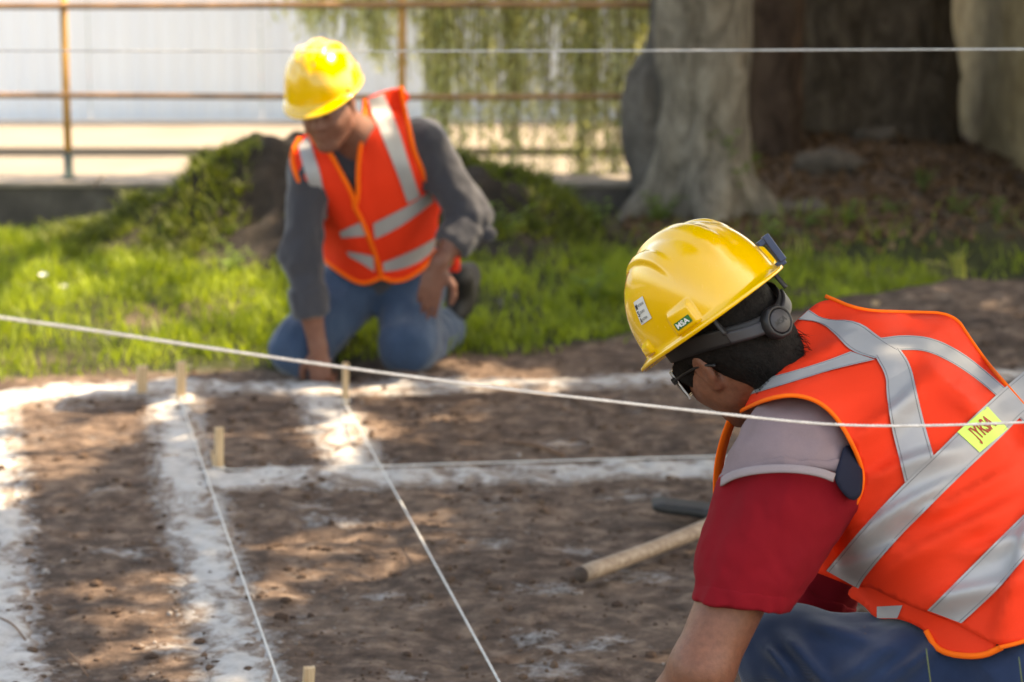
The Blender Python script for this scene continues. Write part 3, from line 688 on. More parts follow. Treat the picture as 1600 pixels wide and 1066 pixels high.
weed(gz(360, 432), .17, 9, .13, .06, 'leafy weed at the foot of the soil mound left of the kneeling worker', WG, 8)
weed(gz(85, 372), .10, 8, .10, .05, 'small round weed by the low wall below the left fence post', WG, 9)
weed(gz(1090, 395), .16, 8, .16, .06, 'spreading weed behind the near worker\'s helmet', WG, 10)
for i_, (px_, py_, h_) in enumerate(((1210, 372, .14), (1262, 356, .10), (1325, 352, .16), (1392, 338, .12), (1440, 318, .18), (1500, 342, .14), (1560, 352, .16))):
    weed(gz(px_, py_), h_, 6, .10, .06, ('leafy weed on the bank nearest the pale trunk', 'low weed just below the thin flat stone', 'taller weed left of the bank\'s middle', 'low weed in the middle of the bank', 'upright weed below the right foot of the big dark trunk', 'weed on the bank in front of the plastered wall corner', 'weed at the far right below the plastered wall')[i_], WG, 40+i_)
weed(gz(930, 468), .17, 6, .09, .09, 'bright tall weed in the grass left of the near worker\'s helmet', WG, 11)
M_dry = leafmat('pale_blade', (.22, .24, .06), (.42, .42, .14), 6, .5)
def tuftobj(base, n_, h, w, lean, lab, seed, mat=M_dry, group='tall grass tufts'):
    r = np.random.default_rng(seed); V, F = blades(np.array(base)+r.normal(0, .012, (n_, 3))*[1, 1, 0], h*(.7+.3*r.random(n_)), np.full(n_, w), lean*(.4+.6*r.random(n_)), seed=seed)
    o = mesh_np('grass_tuft', V, F, mat); recenter(o, base); tag(o, lab, 'grass tuft', group); return o
tuftobj(gz(1238, 412), 5, .17, .006, .35, 'few tall yellowish grass blades just right of the near worker\'s helmet', 3)
tuftobj(gz(1495, 452), 14, .14, .005, .5, 'bright sunlit grass tuft above the near worker\'s back', 4)
tuftobj(gz(700, 545), 10, .10, .004, .6, 'grass tuft right of the kneeling worker\'s knee', 5, M_grass)
# white flower heads standing in for bright highlights in the sunlit grass
M_petal = plain('highlight_petal', (.80, .80, .74), .6, .05)
for i, (px, py, lab) in enumerate([(68, 432, 'white flower head standing in for a highlight, farthest left in the sunlit grass'), (100, 450, 'white flower head standing in for a highlight, second from the left in the sunlit grass'), (209, 466, 'white flower head standing in for a highlight, nearest the soil mound in the sunlit grass')]):
    p = P(px, py, 9.2); g0 = np.array([p[0], p[1], gh(p[0], p[1])]); rt = empty('flower', g0)
    adopt(mesh_np('stem', *tube([g0, (g0+p)/2+[.004, 0, 0], p], .0016, 5), M_stem), rt)
    pt = []
    for k in range(11):
        a = k/11*2*math.pi; d = np.array([math.cos(a), math.sin(a)*.7-.5, .55]); d /= np.linalg.norm(d); s = np.cross(d, [0, -.7, .7]); s /= np.linalg.norm(s)
        pt.append([p, p+d*.012+s*.005, p+d*.021, p+d*.012-s*.005])
    V = np.array(pt).reshape(-1, 3); adopt(mesh_np('petals', V, np.arange(len(V)).reshape(-1, 4), M_petal, smooth=False), rt)
    tag(rt, lab, 'flower', 'white flowers standing in for highlights in the grass')
# ------------------------------------------------------------------ people: shared pieces
def skinmat(name, a, b):
    n = NT(name); n.col(n.mix(.5, n.ramp(n.noise(12, 5, .65), [(.3, a), (.7, b)]), n.ramp(n.noise(90, 4, .65), [(.3, tuple(x*.75 for x in a)), (.7, tuple(x*1.25 for x in b))]))); n.set(Roughness=.5); n.b.inputs['Specular IOR Level'].default_value = .4
    n.b.inputs['Subsurface Weight'].default_value = .12; n.b.inputs['Subsurface Radius'].default_value = (.012, .004, .002); n.b.inputs['Subsurface Scale'].default_value = .6
    n.bump(n.math('ADD', n.noise(420, 3, .6), n.math('MULTIPLY', n.noise(55, 4, .6), 1.5)), .35, .002); return n.m
M_vest = cloth('vest_orange', (.92, .047, .016), .06, 1400, .0, 5, .45, .75, .12, fold=7)
M_bind = cloth('vest_binding', (1.0, .145, .012), .05, 1200, .0, 20, .2, .8)
n = NT('reflective_tape'); n.col(n.ramp(n.noise(9, 4), [(.3, (.29, .295, .305)), (.7, (.355, .36, .37))])); n.set(Roughness=.55, Metallic=.1); n.bump(n.noise(14, 4, .5, dist=.5), .25, .006); M_tape = n.m
M_stitch = plain('tape_stitching', (.16, .165, .175), .9, .1, bump=0)
n = NT('hard_hat_yellow'); n.col(n.ramp(n.noise(5, 4), [(.3, (.80, .44, .006)), (.7, (.88, .52, .010))])); n.set(Roughness=.22); n.b.inputs['Coat Weight'].default_value = .6; n.b.inputs['Coat Roughness'].default_value = .08
n.b.inputs['Specular IOR Level'].default_value = .6; n.bump(n.noise(26, 5, .6), .06, .006)
sc_ = n.noise(60, 6, .7, dist=2.0); n.l(n.ramp(sc_, [(.35, (.14, .14, .14)), (.62, (.24, .24, .24)), (.72, (.5, .5, .5))]), n.b.inputs['Roughness']); M_hat = n.m
M_black = plain('black_plastic', (.006, .006, .007), .55, .2, 40, .1)
M_dgrey = plain('grey_plastic', (.026, .025, .029), .5, .15, 40, .1)
n = NT('black_hair'); n.col(n.ramp(n.noise(160, 3), [(.3, (.003, .0025, .002)), (.7, (.010, .008, .007))])); n.set(Roughness=.75); n.b.inputs['Specular IOR Level'].default_value = .15; n.bump(n.noise(240, 3, .7), .7, .004); M_hair = n.m

def headframe(c, F, U):
    F = unit(F); U = unit(np.asarray(U)-F*(F@np.asarray(U))); L = np.cross(U, F); A = np.stack([F, L, U])   # rows: forward, left, up
    return np.asarray(c, float), A
def H(hf, *p): return hf[0]+np.asarray(p, float)@hf[1]
def head_prims(hf, neck, nr=.056):
    A = hf[1]; e = lambda c, r: ell(H(hf, *c), r, A); r_ = lambda a, b, x, y=None: rc(H(hf, *a), H(hf, *b), x, y)
    p = [('u', e((-.012, 0, .045), (.098, .076, .085)), 0), ('u', e((.035, 0, -.02), (.066, .062, .088)), .03), ('u', r_((.01, .05, -.055), (.07, .018, -.092), .022, .02), .03), ('u', r_((.01, -.05, -.055), (.07, -.018, -.092), .022, .02), .03),
         ('u', e((.078, 0, -.092), (.022, .024, .02)), .02), ('u', r_((.03, .05, -.02), (.07, .036, -.028), .026, .022), .03), ('u', r_((.03, -.05, -.02), (.07, -.036, -.028), .026, .022), .03),
         ('u', e((.078, 0, .036), (.022, .052, .014)), .02), ('s', e((.108, .032, .016), (.018, .017, .012)), .015), ('s', e((.108, -.032, .016), (.018, .017, .012)), .015),
         ('u', e((.088, .031, .014), (.012, .014, .010)), .006), ('u', e((.088, -.031, .014), (.012, .014, .010)), .006),
         ('u', r_((.096, 0, .022), (.116, 0, -.018), .009, .013), .012), ('u', e((.104, .014, -.022), (.010, .009, .008)), .008), ('u', e((.104, -.014, -.022), (.010, .009, .008)), .008),
         ('u', e((.094, 0, -.05), (.014, .026, .007)), .008), ('u', e((.092, 0, -.063), (.013, .022, .008)), .006), ('s', e((.112, 0, -.0565), (.012, .026, .0025)), .004)]
    for s in (1, -1):
        p += [('u', e((-.014, s*.079, .004), (.019, .009, .030)), .006), ('u', e((-.008, s*.075, -.026), (.011, .008, .012)), .006), ('s', e((-.010, s*.090, .004), (.011, .008, .018)), .006)]
    p += [('u', rc(H(hf, -.028, 0, -.035), neck, nr, nr*1.12), .03)]
    return p
def hand_prims(w, d, pn, side, curl=(.5, .5, .5, .5), s=1.0, thumb=.6):
    """w wrist, d pointing direction, pn normal of the back of the hand, side +1 if the thumb is on d x pn"""
    d = unit(d); pn = unit(np.asarray(pn)-d*(d@np.asarray(pn))); t = np.cross(d, pn)*side; w = np.asarray(w, float); A = np.stack([d, t, pn])
    p = [('u', ell(w+d*.05*s, np.array([.052, .041, .017])*s, A), .01), ('u', rc(w-d*.01, w+d*.03*s, .026*s, .02*s), .02)]
    base = [(.088, .030), (.094, .010), (.090, -.010), (.080, -.029)]; ln = [(.042, .026, .021), (.046, .030, .023), (.043, .028, .022), (.033, .021, .019)]
    for (bl, bt), L, c in zip(base, ln, curl):
        q = w+d*bl*s+t*bt*s; ang = .15; rr = .0098*s
        for k in range(3):
            ang += c*(.75, 1.0, .7)[k]; q2 = q+(d*math.cos(ang)-pn*math.sin(ang))*L[k]*s
            p.append(('u', rc(q, q2, rr, rr*.88), .004)); q = q2; rr *= .9
    q = w+d*.025*s+t*.030*s; dd = unit(d*.62+t*.75-pn*.35*thumb)
    for k, L in enumerate((.040, .031, .026)):
        q2 = q+dd*L*s; p.append(('u', rc(q, q2, (.0135, .0115, .0105)[k]*s, (.0115, .0105, .009)[k]*s), .008)); q = q2; dd = unit(dd+d*.45-pn*.35*thumb-t*.35)
    return p
def torso_frame(sL, sR, pel):
    a = unit((sL+sR)/2-pel); s = unit(sL-sR); s = unit(s-a*(s@a)); f = np.cross(s, a); return f, s, a
def torso_prims(sL, sR, pel, g=0.0, neck=None):
    f, s, a = torso_frame(sL, sR, pel); mid = (sL+sR)/2; A = np.stack([f, s, a]); T = mid-pel; ln = np.linalg.norm(T)
    p = [('u', ell(pel+T*.74, (.112+g, .162+g, .185+g), A), 0), ('u', ell(pel+T*.36, (.106+g, .148+g, .19+g), A), .06), ('u', ell(pel+a*.02, (.118+g, .165+g, .125+g), A), .06),
         ('u', rc(mid+s*.05-a*.02, sL-s*.015, .070+g, .062+g), .06), ('u', rc(mid-s*.05-a*.02, sR+s*.015, .070+g, .062+g), .06), ('u', ell(pel+T*.82-f*.03, (.09+g, .13+g, .13+g), A), .06)]
    if neck is not None: p.append(('u', rc(mid+a*.02, neck, .075+g, .058+g*.5), .06))
    return p
def arm_prims(s, e, w, k=1.0):
    m1 = s+(e-s)*.45; m2 = e+(w-e)*.25; bk = unit(unit(e-s)-unit(w-e)+1e-6)
    return [('u', rc(s, m1, .054*k, .049*k), .02), ('u', rc(m1, e, .049*k, .041*k), .02), ('u', rc(e, m2, .041*k, .043*k), .02), ('u', rc(m2, e+(w-e)*.55, .044*k, .038*k), .02), ('u', rc(e+(w-e)*.55, w, .038*k, .027*k), .02), ('u', ell(e+bk*.022*k, (.024*k, .022*k, .024*k)), .02)]
def leg_prims(h, k, a, toe, g=0.0):
    c = k+(a-k)*.3
    return [('u', rc(h, k, .086+g, .060+g), .03), ('u', rc(k, c, .060+g, .058+g), .03), ('u', rc(c, a, .058+g, .040+g*1.4), .03)]
def folds(freq, amp, ax, seed=0.0):
    """cloth wrinkles: ridged noise stretched along an axis"""
    ax = unit(ax)
    def f(p):
        al = (p@ax)[:, None]*ax; q = (p-al)+al*.35
        r = fbm(q*freq+seed, 3); return amp*(np.abs(r)*1.6-.5)+amp*.35*fbm(p*freq*2.7+seed, 2)
    return f
def boot(name, heel, toe, up, mat, parent):
    d = unit(toe-heel); heel = np.asarray(heel); up = np.asarray(up); L = np.linalg.norm(toe-heel); A = np.stack([d, np.cross(up, d), up])
    o = sdfmesh(name, [('u', ell(heel+d*L*.30+up*.045, (.11, .045, .045), A), 0), ('u', ell(heel+d*L*.75+up*.035, (.085, .05, .038), A), .03), ('u', rc(heel+d*.06+up*.05, heel+d*.05+up*.16, .048, .05), .03), ('u', ell(heel+d*L*.5+up*.010, (.15, .052, .016), A), .008)], .008, mat)
    adopt(o, parent); return o

# ---- hard hat
def hat_R(th):
    c, s = np.cos(th), np.sin(th); a = np.where(c > 0, .132, .138); b = .111; e = 2.25
    return (np.abs(c/a)**e+np.abs(s/b)**e)**(-1/e)
HATH = .146
def hat_pt(th, z, off=0.0):
    """outer surface of the shell in helmet axes; th from the rear towards the left, z above the brim"""
    th = np.asarray(th, float); z = np.asarray(z, float); zz = np.clip(z/HATH, 0, 1)
    r = hat_R(th)*(1-zz**2.15)**(1/2.45); x = -np.cos(th)*r; y = np.sin(th)*r
    w = sstep(.045, .085, z)
    crest = .0075*np.exp(-(np.abs(y)/.019)**4)*w*sstep(.135, .10, np.abs(x))
    yy = np.abs(y); dl = np.abs((yy-.030)-(.07-x)*.26); side = .0055*np.exp(-(dl/.010)**4)*w*sstep(.10, .075, x)*sstep(-.085, -.05, x)
    boss = 0
    for t0, hw, zt in ((.98, .22, .040), (2*np.pi-.98, .22, .040), (1.98, .16, .022), (2*np.pi-1.98, .16, .022)):
        boss = boss+.0065*sstep(hw, hw-.05, np.abs(th-t0))*sstep(zt+.004, zt-.005, z)
    k = crest+side+boss+off
    nrm = np.stack([x/.0185, y/.0125, z/.0213*.8+1e-9], -1); nrm /= np.linalg.norm(nrm, axis=-1)[..., None]
    return np.stack([x, y, z], -1)+nrm*k[..., None]
def brim_w(th): return .010+.034*np.exp(-((th-np.pi)/.62)**2)+.004*np.exp(-(np.minimum(th, 2*np.pi-th)/.5)**2)
def hat_mesh():
    nt = 240; th = np.linspace(0, 2*np.pi, nt, endpoint=False); rings = []
    zs = HATH*np.sin(np.linspace(0, 1, 72)*np.pi/2)**.9; zs = zs[1:-1]
    for z in zs[::-1]: rings.append(hat_pt(th, np.full(nt, z)))
    Rb = hat_R(th); w = brim_w(th); dr = np.stack([-np.cos(th), np.sin(th), np.zeros(nt)], -1); pk = np.exp(-((th-np.pi)/.75)**2)
    def ring(r, z): q = dr*r[:, None]; q[:, 2] = z; return q
    dz = -.010*pk
    for f, z in ((.0, .004), (.06, .0015), (.3, -.0005)): rings.append(ring(Rb+w*f+.0008, z+dz*f))
    rings += [ring(Rb+w*.92, -.002+dz), ring(Rb+w, -.0032+dz), ring(Rb+w, -.0075+dz), ring(Rb+w-.0025, -.0085+dz), ring(Rb+w*.6, -.0050+dz*.6), ring(Rb-.003, -.003+dz*0)]
    for z in zs[::6]: q = hat_pt(th, np.full(nt, z*.96)); q[:, :2] *= .965; rings.append(q)
    top = np.array([[0, 0, HATH+.0075]]); tin = np.array([[0, 0, HATH*.965]])
    PT = np.stack(rings); m = len(rings); V = PT.reshape(-1, 3); i = np.arange(m-1)[:, None]*nt; j = np.arange(nt)[None]; k = (j+1) % nt
    Q = np.stack([i+j, i+nt+j, i+nt+k, i+k], -1).reshape(-1, 4); V = np.vstack([V, top, tin]); jj = np.arange(nt)
    T = np.vstack([np.stack([np.full(nt, len(V)-2), jj, (jj+1) % nt], -1), np.stack([np.full(nt, len(V)-1), (m-1)*nt+(jj+1) % nt, (m-1)*nt+jj], -1)])
    return V, [Q, T]
def textmesh(body, size=1.0, bold=.0):
    cu = bpy.data.curves.new('lettering', 'FONT'); cu.body = body; cu.size = size; cu.align_x = 'CENTER'; cu.align_y = 'CENTER'; cu.resolution_u = 3; cu.offset = bold
    o = bpy.data.objects.new('lettering', cu); COL.objects.link(o); dg = bpy.context.evaluated_depsgraph_get(); dg.update()
    me = bpy.data.meshes.new_from_object(o.evaluated_get(dg)); bpy.data.objects.remove(o); bpy.data.curves.remove(cu)
    V = np.array([v.co[:] for v in me.vertices]); me.calc_loop_triangles(); F = np.array([t.vertices[:] for t in me.loop_triangles]); bpy.data.meshes.remove(me)
    lo, hi = V.min(0), V.max(0); V = V-(lo+hi)/2; return V[:, :2]/(hi[0]-lo[0]), F, (hi[1]-lo[1])/(hi[0]-lo[0])   # unit width
def hat_patch(hf, th0, z0, w, h, off, nx=14, ny=10, rot=0.0):
    u, v = np.meshgrid(np.linspace(-w/2, w/2, nx), np.linspace(-h/2, h/2, ny), indexing='ij')
    return hat_uv(hf, th0, z0, u, v, off)
def hat_uv(hf, th0, z0, u, v, off):
    r0 = hat_R(np.array(th0)); q = hat_pt(th0-u/r0, z0+v, 0*u+off); return hf[0]+q@hf[1]   # u to the right as seen from outside

def solid(o, t, off=-1):
    m = o.modifiers.new('thickness', 'SOLIDIFY'); m.thickness = t; m.offset = off; return o
class Cloth:
    """garment panel: a photo-pixel outline laid on the traced depth of the body"""
    def __init__(s, prims, outline, d0, d1, off, step=16, lam=.02, wr=None, extra=()):
        xs_, ys_ = np.array(outline, float).T
        gx, gy = np.meshgrid(np.arange(xs_.min()-10, xs_.max()+11, step*1.6), np.arange(ys_.min()-10, ys_.max()+11, step*1.6), indexing='ij'); gx, gy = gx.ravel(), gy.ravel()
        m = inpoly(gx, gy, outline); gx, gy = gx[m], gy[m]; d, b = trace(prims, gx, gy, d0, d1, off); ok = b < .05; gx, gy, d = gx[ok], gy[ok], d[ok]
        if len(extra): e = np.array(extra, float); gx = np.r_[gx, e[:, 0]]; gy = np.r_[gy, e[:, 1]]; d = np.r_[d, e[:, 2]]
        s.t = TPS(np.stack([gx, gy], -1), d, lam); s.wr = wr
    def D(s, px, py):
        d = s.t(px, py)
        return d+(s.wr(px, py) if s.wr else 0)
    def pt(s, px, py, off=0.0): return P(px, py, s.D(px, py)-off)
    def panel(s, outline, step=9, seed=0):
        b = smooth_closed(outline, step); xs_, ys_ = b.T
        gx, gy = np.meshgrid(np.arange(xs_.min(), xs_.max(), step), np.arange(ys_.min(), ys_.max(), step), indexing='ij'); gx = gx.ravel()+(np.arange(gx.size) % 2)*.3; gy = gy.ravel()
        m = inpoly(gx, gy, b); dm = np.min(np.hypot(gx[m][:, None]-xs_[None], gy[m][:, None]-ys_[None]), 1); gx, gy = gx[m][dm > step*.6], gy[m][dm > step*.6]
        pts = np.vstack([b, np.stack([gx, gy], -1)]); n_ = len(b)
        r = delaunay_2d_cdt([Vector(q) for q in pts], [(i, (i+1) % n_) for i in range(n_)], [list(range(n_))], 1, 1e-4)
        q = np.array([v[:] for v in r[0]]); F = np.array([f[:] for f in r[2]])
        V = s.pt(q[:, 0], q[:, 1]); c = V[F]; nz = np.einsum('ij,ij->i', np.cross(c[:, 1]-c[:, 0], c[:, 2]-c[:, 0]), c[:, 0]-np.array([0, 0, CAMZ]))
        F[nz > 0] = F[nz > 0][:, ::-1]
        return V, [F]
    def strip(s, e0, e1, off, n=40, m=5):
        a = smoothline(e0, n, 2); b = smoothline(e1, n, 2); t = np.linspace(0, 1, m)[None, :, None]; q = a[:, None]*(1-t)+b[:, None]*t
        V, F = gridmesh(s.pt(q[..., 0], q[..., 1], off)); c = V[F[0]]; nz = np.einsum('ij,ij->i', np.cross(c[:, 1]-c[:, 0], c[:, 2]-c[:, 0]), c[:, 0]-np.array([0, 0, CAMZ]))
        if (nz > 0).mean() > .5: F = [F[0][:, ::-1]]
        return V, F
    def cord(s, line, r, off=0.0, n=60): q = smoothline(line, n, 2); return tube(s.pt(q[:, 0], q[:, 1], off), r, 8)
def smooth_closed(poly, step):
    p = np.array(poly, float); 
    for _ in range(2):
        q = np.roll(p, -1, 0); m = np.empty((2*len(p), 2)); m[0::2] = p*.78+q*.22; m[1::2] = p*.22+q*.78; p = m
    c = np.vstack([p, p[:1]]); L = np.linalg.norm(np.diff(c, axis=0), axis=1).sum(); return resample(c, int(L/step)+1)[:-1]
def wrinkle(amp, fx, fy, ang, seed):
    ca, sa = math.cos(ang), math.sin(ang)
    def f(px, py):
        u = (px*ca+py*sa)*fx; v = (-px*sa+py*ca)*fy
        r = fbm(np.stack([u, v, np.full_like(u, seed)], -1), 2); return amp*(1-2*np.abs(r))+amp*.7*fbm(np.stack([px*.006, py*.006, np.full_like(u, seed+9)], -1), 2)
    return f

def creases(lines):
    """cloth folds: (x0,y0,x1,y1,amp,width) in photo pixels, sharp on one side"""
    def f(px, py):
        r = np.zeros(np.broadcast(px, py).shape)
        for x0, y0, x1, y1, am, w in lines:
            dx, dy = x1-x0, y1-y0; L = math.hypot(dx, dy); t = ((px-x0)*dx+(py-y0)*dy)/(L*L); s = ((px-x0)*-dy+(py-y0)*dx)/L
            s = s+6*np.sin(t*4.0+x0); ta = sstep(-.15, .25, t)*sstep(1.2, .7, t)
            r = r-am*ta*np.where(s > 0, np.exp(-(s/w)**2), np.exp(-(s/(w*.38))**2))
        return r
    return f
def put_hat(root, hf, near, name='hard_hat'):
    V, F = hat_mesh(); o = mesh_np(name, hf[0]+V@hf[1], F, M_hat); adopt(o, root); solidless = o
    a = np.linspace(0, 2*np.pi, 64, endpoint=False)
    return o
def sub(o, parent_part):
    """second-level part: parent_part was adopted by an Empty / body, all meshes in world coordinates"""
    o.parent = parent_part; o.matrix_parent_inverse = parent_part.matrix_world.inverted() if False else Matrix.Identity(4)
    return o
# ------------------------------------------------------------------ near worker (back to the camera, reaching down)
M_skin1 = skinmat('skin_near', (.150, .056, .031), (.205, .080, .046))
M_red = cloth('red_polo', (.20, .004, .010), .12, 1100, .0, 9, .4, .95, fold=13)
M_yoke = cloth('grey_yoke', (.21, .155, .165), .14, 700, .0, 9, .35, .9, fold=11)
M_navy = cloth('navy_panel', (.010, .013, .028), .15, 900, .0)
def denim(name, a, b, c, fade=6):
    n = NT(name); base = n.ramp(n.noise(fade, 5, .6), [(.3, a), (.55, b), (.8, c)]); tw = n.n('ShaderNodeTexWave'); tw.inputs['Scale'].default_value = 260; tw.inputs['Distortion'].default_value = 2.5; tw.inputs['Detail'].default_value = 2; tw.bands_direction = 'DIAGONAL'; n.l(n.coord(), tw.inputs[0])
    base = n.mix(.22, base, n.ramp(tw.outputs[1], [(.2, tuple(x*.45 for x in b)), (.8, tuple(min(1, x*1.9) for x in b))])); n.col(base); n.set(Roughness=.95); n.b.inputs['Specular IOR Level'].default_value = .15; n.b.inputs['Sheen Weight'].default_value = .25
    n.bump(n.math('ADD', n.math('MULTIPLY', tw.outputs[1], .08), n.noise(11, 4, .5, dist=.8)), .35, .008); return n.m
M_jean1 = denim('navy_denim', (.007, .016, .040), (.014, .030, .072), (.032, .055, .115))
M_boot = plain('boot_leather', (.020, .017, .016), .6, .3, 30, .4, 90, .003)
hf1 = headframe(P(1145, 545, 3.85), camdir(-.42, -.32, .85), camdir(-.607, .795, 0))
neck1 = P(1240, 590, 3.87); sL = P(1245, 706, 3.71); sR = P(1425, 582, 4.02); pel = P(1640, 1010, 3.74)
eL = P(1096, 1046, 3.63); wL = P(985, 1268, 3.74); eR = P(1290, 895, 4.02); wR = P(1240, 1100, 3.98)
hL = P(1605, 1085, 3.68); hR = P(1690, 1010, 3.86); kL = P(1230, 1024, 3.80); aL = np.array([kL[0]+.10, kL[1]-.03, .09])
kR = np.array([hR[0]-.24, hR[1]+.28, .075]); aR = np.array([kR[0]+.33, kR[1]-.22, .07])
f1, s1, a1 = torso_frame(sL, sR, pel)
tor = torso_prims(sL, sR, pel, 0, neck1); c1 = np.array([pel[0]-.2, pel[1]+.1, 0])
body = head_prims(hf1, neck1)+torso_prims(sL, sR, pel, -.004, neck1)+arm_prims(sL, eL, wL, 1.14)+arm_prims(sR, eR, wR, .95)
body += leg_prims(hL, kL, aL, 0)+leg_prims(hR, kR, aR, 0)+[('u', rc(pel, hL, .1, .085), .04), ('u', rc(pel, hR, .1, .085), .04)]
body += hand_prims(wL, (-.25, .15, -1), (-.6, -.6, .2), 1, (.5, .55, .6, .65))+hand_prims(wR, (-.3, .1, -1), (-.2, -.9, .2), -1, (.4, .4, .5, .5))
body += [('u', rc(aL, aL+[-.13, .09, -.045], .04, .03), .02), ('u', rc(aR, aR+[.1, -.07, .0], .038, .03), .02)]
p1 = sdfmesh('person', body, .0048, M_skin1, smooth=2); recenter(p1, c1)
tag(p1, 'crouching near worker seen from behind in orange vest, red polo and yellow hard hat', 'person')
A = lambda o: adopt(o, p1)
# hair
e = lambda c, r: ell(H(hf1, *c), r, hf1[1])
hair = [('u', e((-.020, 0, .045), (.103, .0855, .092)), 0), ('u', e((-.062, 0, -.022), (.052, .066, .060)), .03), ('u', e((-.070, 0, -.070), (.034, .050, .038)), .02),
        ('u', e((.046, .068, .012), (.030, .012, .026)), .015), ('u', e((.046, -.068, .012), (.030, .012, .026)), .015), ('s', e((.105, 0, -.005), (.06, .12, .055)), .01), ('s', e((.004, .086, -.024), (.030, .028, .040)), .010), ('s', e((.004, -.086, -.024), (.030, .028, .040)), .010)]
hair_o = A(sdfmesh('hair', hair, .0035, M_hair, disp=lambda p: .003*fbm(p*90, 2), smooth=1))
rh = np.random.default_rng(3); pts = []
for i in range(900):   # loose hair ends over the nape and behind the ear
    yy = rh.uniform(-.06, .072); q = np.array([-.088-.018*rh.random()+.35*abs(yy)*abs(yy)*10, yy, rh.uniform(-.115, -.03)]); d = np.array([-.35, .25*np.sign(yy)*rh.random(), -1.0])+rh.normal(0, .35, 3); d /= np.linalg.norm(d)
    L = .012+.018*rh.random(); sd = np.cross(d, rh.normal(size=3)); sd /= np.linalg.norm(sd); pts.append([q-sd*.0006, q+sd*.0006, q+d*L])
Vh = np.array(pts).reshape(-1, 3); sub(mesh_np('hair_ends', hf1[0]+Vh@hf1[1], np.arange(len(Vh)).reshape(-1, 3), M_hair), hair_o)
# hard hat and what is on it
hh = (P(1112, 489, 3.845), headframe(np.zeros(3), camdir(-.42, -.32, .85), camdir(-.600, .80, .03))[1])
hat = A(mesh_np('hard_hat', *(lambda VF: (hh[0]+VF[0]@hh[1], VF[1]))(hat_mesh()), M_hat)); tag(hat, 'glossy yellow hard hat with two stickers')
n = NT('white_label'); n.col((.62, .62, .58)); n.set(Roughness=.4); M_lab = n.m; M_ink = plain('black_ink', (.012, .012, .012), .6, .05, bump=0)
M_lgreen = plain('green_label', (.010, .14, .030), .4, .1, bump=0); M_lwhite = plain('white_ink', (.70, .72, .68), .5, .05, bump=0)
W0, H0, T0, Z0 = .036, .036, 1.62, .068
st = sub(mesh_np('sticker', *gridmesh(hat_patch(hh, T0, Z0, W0, H0, .0012)), M_lab), hat)
def hat_text(body, th0, z0, uc, vc, w, off, mat, par, bold=0, hmax=None, name='lettering'):
    V, F, ar = textmesh(body, 1.0, bold); k = 1.0 if hmax is None else hmax/(ar*w)
    return mesh_np(name, hat_uv(hh, th0, z0, uc+V[:, 0]*w, vc+V[:, 1]*w*k, off), F, mat)
for i, (big, rest) in enumerate((('M', 'ANTENGASE'), ('S', 'EGURO'), ('A', 'HORA'))):
    vv = .010-i*.0105; par = hat
    o = hat_text(big, T0, Z0, -.0115, vv-.001, .0065, .0022, M_ink, st, .02, .0085); sub(o, hat)
    w = (.021, .017, .016)[i]; o = hat_text(rest, T0, Z0, -.0065+w/2, vv-.001, w, .0022, M_ink, st, 0, .0038); sub(o, hat)
gl = sub(mesh_np('brand_label', *gridmesh(hat_patch(hh, .98, .0165, .030, .012, .0014)), M_lgreen), hat)
sub(hat_text('MSA', .98, .0165, 0, 0, .024, .0024, M_lwhite, gl, .03, .0085), hat)
# headband with ratchet knob, crown strap, rear clip
def band(z0, z1, a, b, th0, th1, dip, name, mat, t=.004, xo=-.006):
    th = np.linspace(th0, th1, 70); w = np.linspace(0, 1, 6)
    zc = -dip*np.exp(-(th/1.1)**2)
    q = np.stack([np.broadcast_to((xo-a*np.cos(th))[:, None], (70, 6)), np.broadcast_to((b*np.sin(th))[:, None], (70, 6)), (zc[:, None]+z0+(z1-z0)*w[None])], -1)
    return solid(sub(mesh_np(name, *gridmesh(hh[0]+q@hh[1]), mat), hat), t, 0)
band(-.026, .004, .116, .092, -2.6, 2.6, .050, 'headband', M_black)
band(-.021, -.001, .1195, .0955, -.80, .80, .054, 'ratchet_housing', M_dgrey, .006)
kc = np.array([-.124, .004, -.067]); ax = np.array([-1.0, 0, -.12]); ax /= np.linalg.norm(ax); e1 = np.array([0, 1.0, 0]); e2 = np.cross(ax, e1)
def disc(r_prof, nseg=48, grip=0):
    rows = []
    a = np.linspace(0, 2*np.pi, nseg, endpoint=False)
    for h_, r_ in r_prof:
        rr = r_*(1+grip*(.5+.5*np.sign(np.sin(a*8)))*(h_ > .002)*(h_ < .013)); rows.append(kc+ax*h_+(np.cos(a)*rr)[:, None]*e1+(np.sin(a)*rr)[:, None]*e2)
    PT = np.stack(rows); m = len(rows); V = PT.reshape(-1, 3); i = np.arange(m-1)[:, None]*nseg; j = np.arange(nseg)[None]; k = (j+1) % nseg
    Q = np.stack([i+j, i+k, i+nseg+k, i+nseg+j], -1).reshape(-1, 4); V = np.vstack([V, (kc+ax*r_prof[-1][0])[None]]); jj = np.arange(nseg)
    T = np.stack([np.full(nseg, len(V)-1), (m-1)*nseg+jj, (m-1)*nseg+(jj+1) % nseg], -1); return hh[0]+V@hh[1], [Q, T]
kn = sub(mesh_np('ratchet_knob', *disc([(-.004, .026), (.002, .0265), (.010, .0255), (.013, .0235), (.0135, .0205), (.0105, .0195)], grip=.05), M_black), hat)
sub(mesh_np('knob_cap', *disc([(.008, .0185), (.0138, .0185), (.0145, .0178)]), M_dgrey), hat)
V, F, ar = textmesh('MSA', 1.0, .02); Vk = kc+ax*.0150+V[:, :1]*.024*(-e1)*1.0+V[:, 1:]*.024*(e2 if (e2@np.array([0, 0, 1.])) > 0 else -e2)
if np.dot(np.cross(-e1, (e2 if e2[2] > 0 else -e2)), ax) < 0: Vk = kc+ax*.0150+V[:, :1]*.024*e1+V[:, 1:]*.024*(e2 if e2[2] > 0 else -e2)
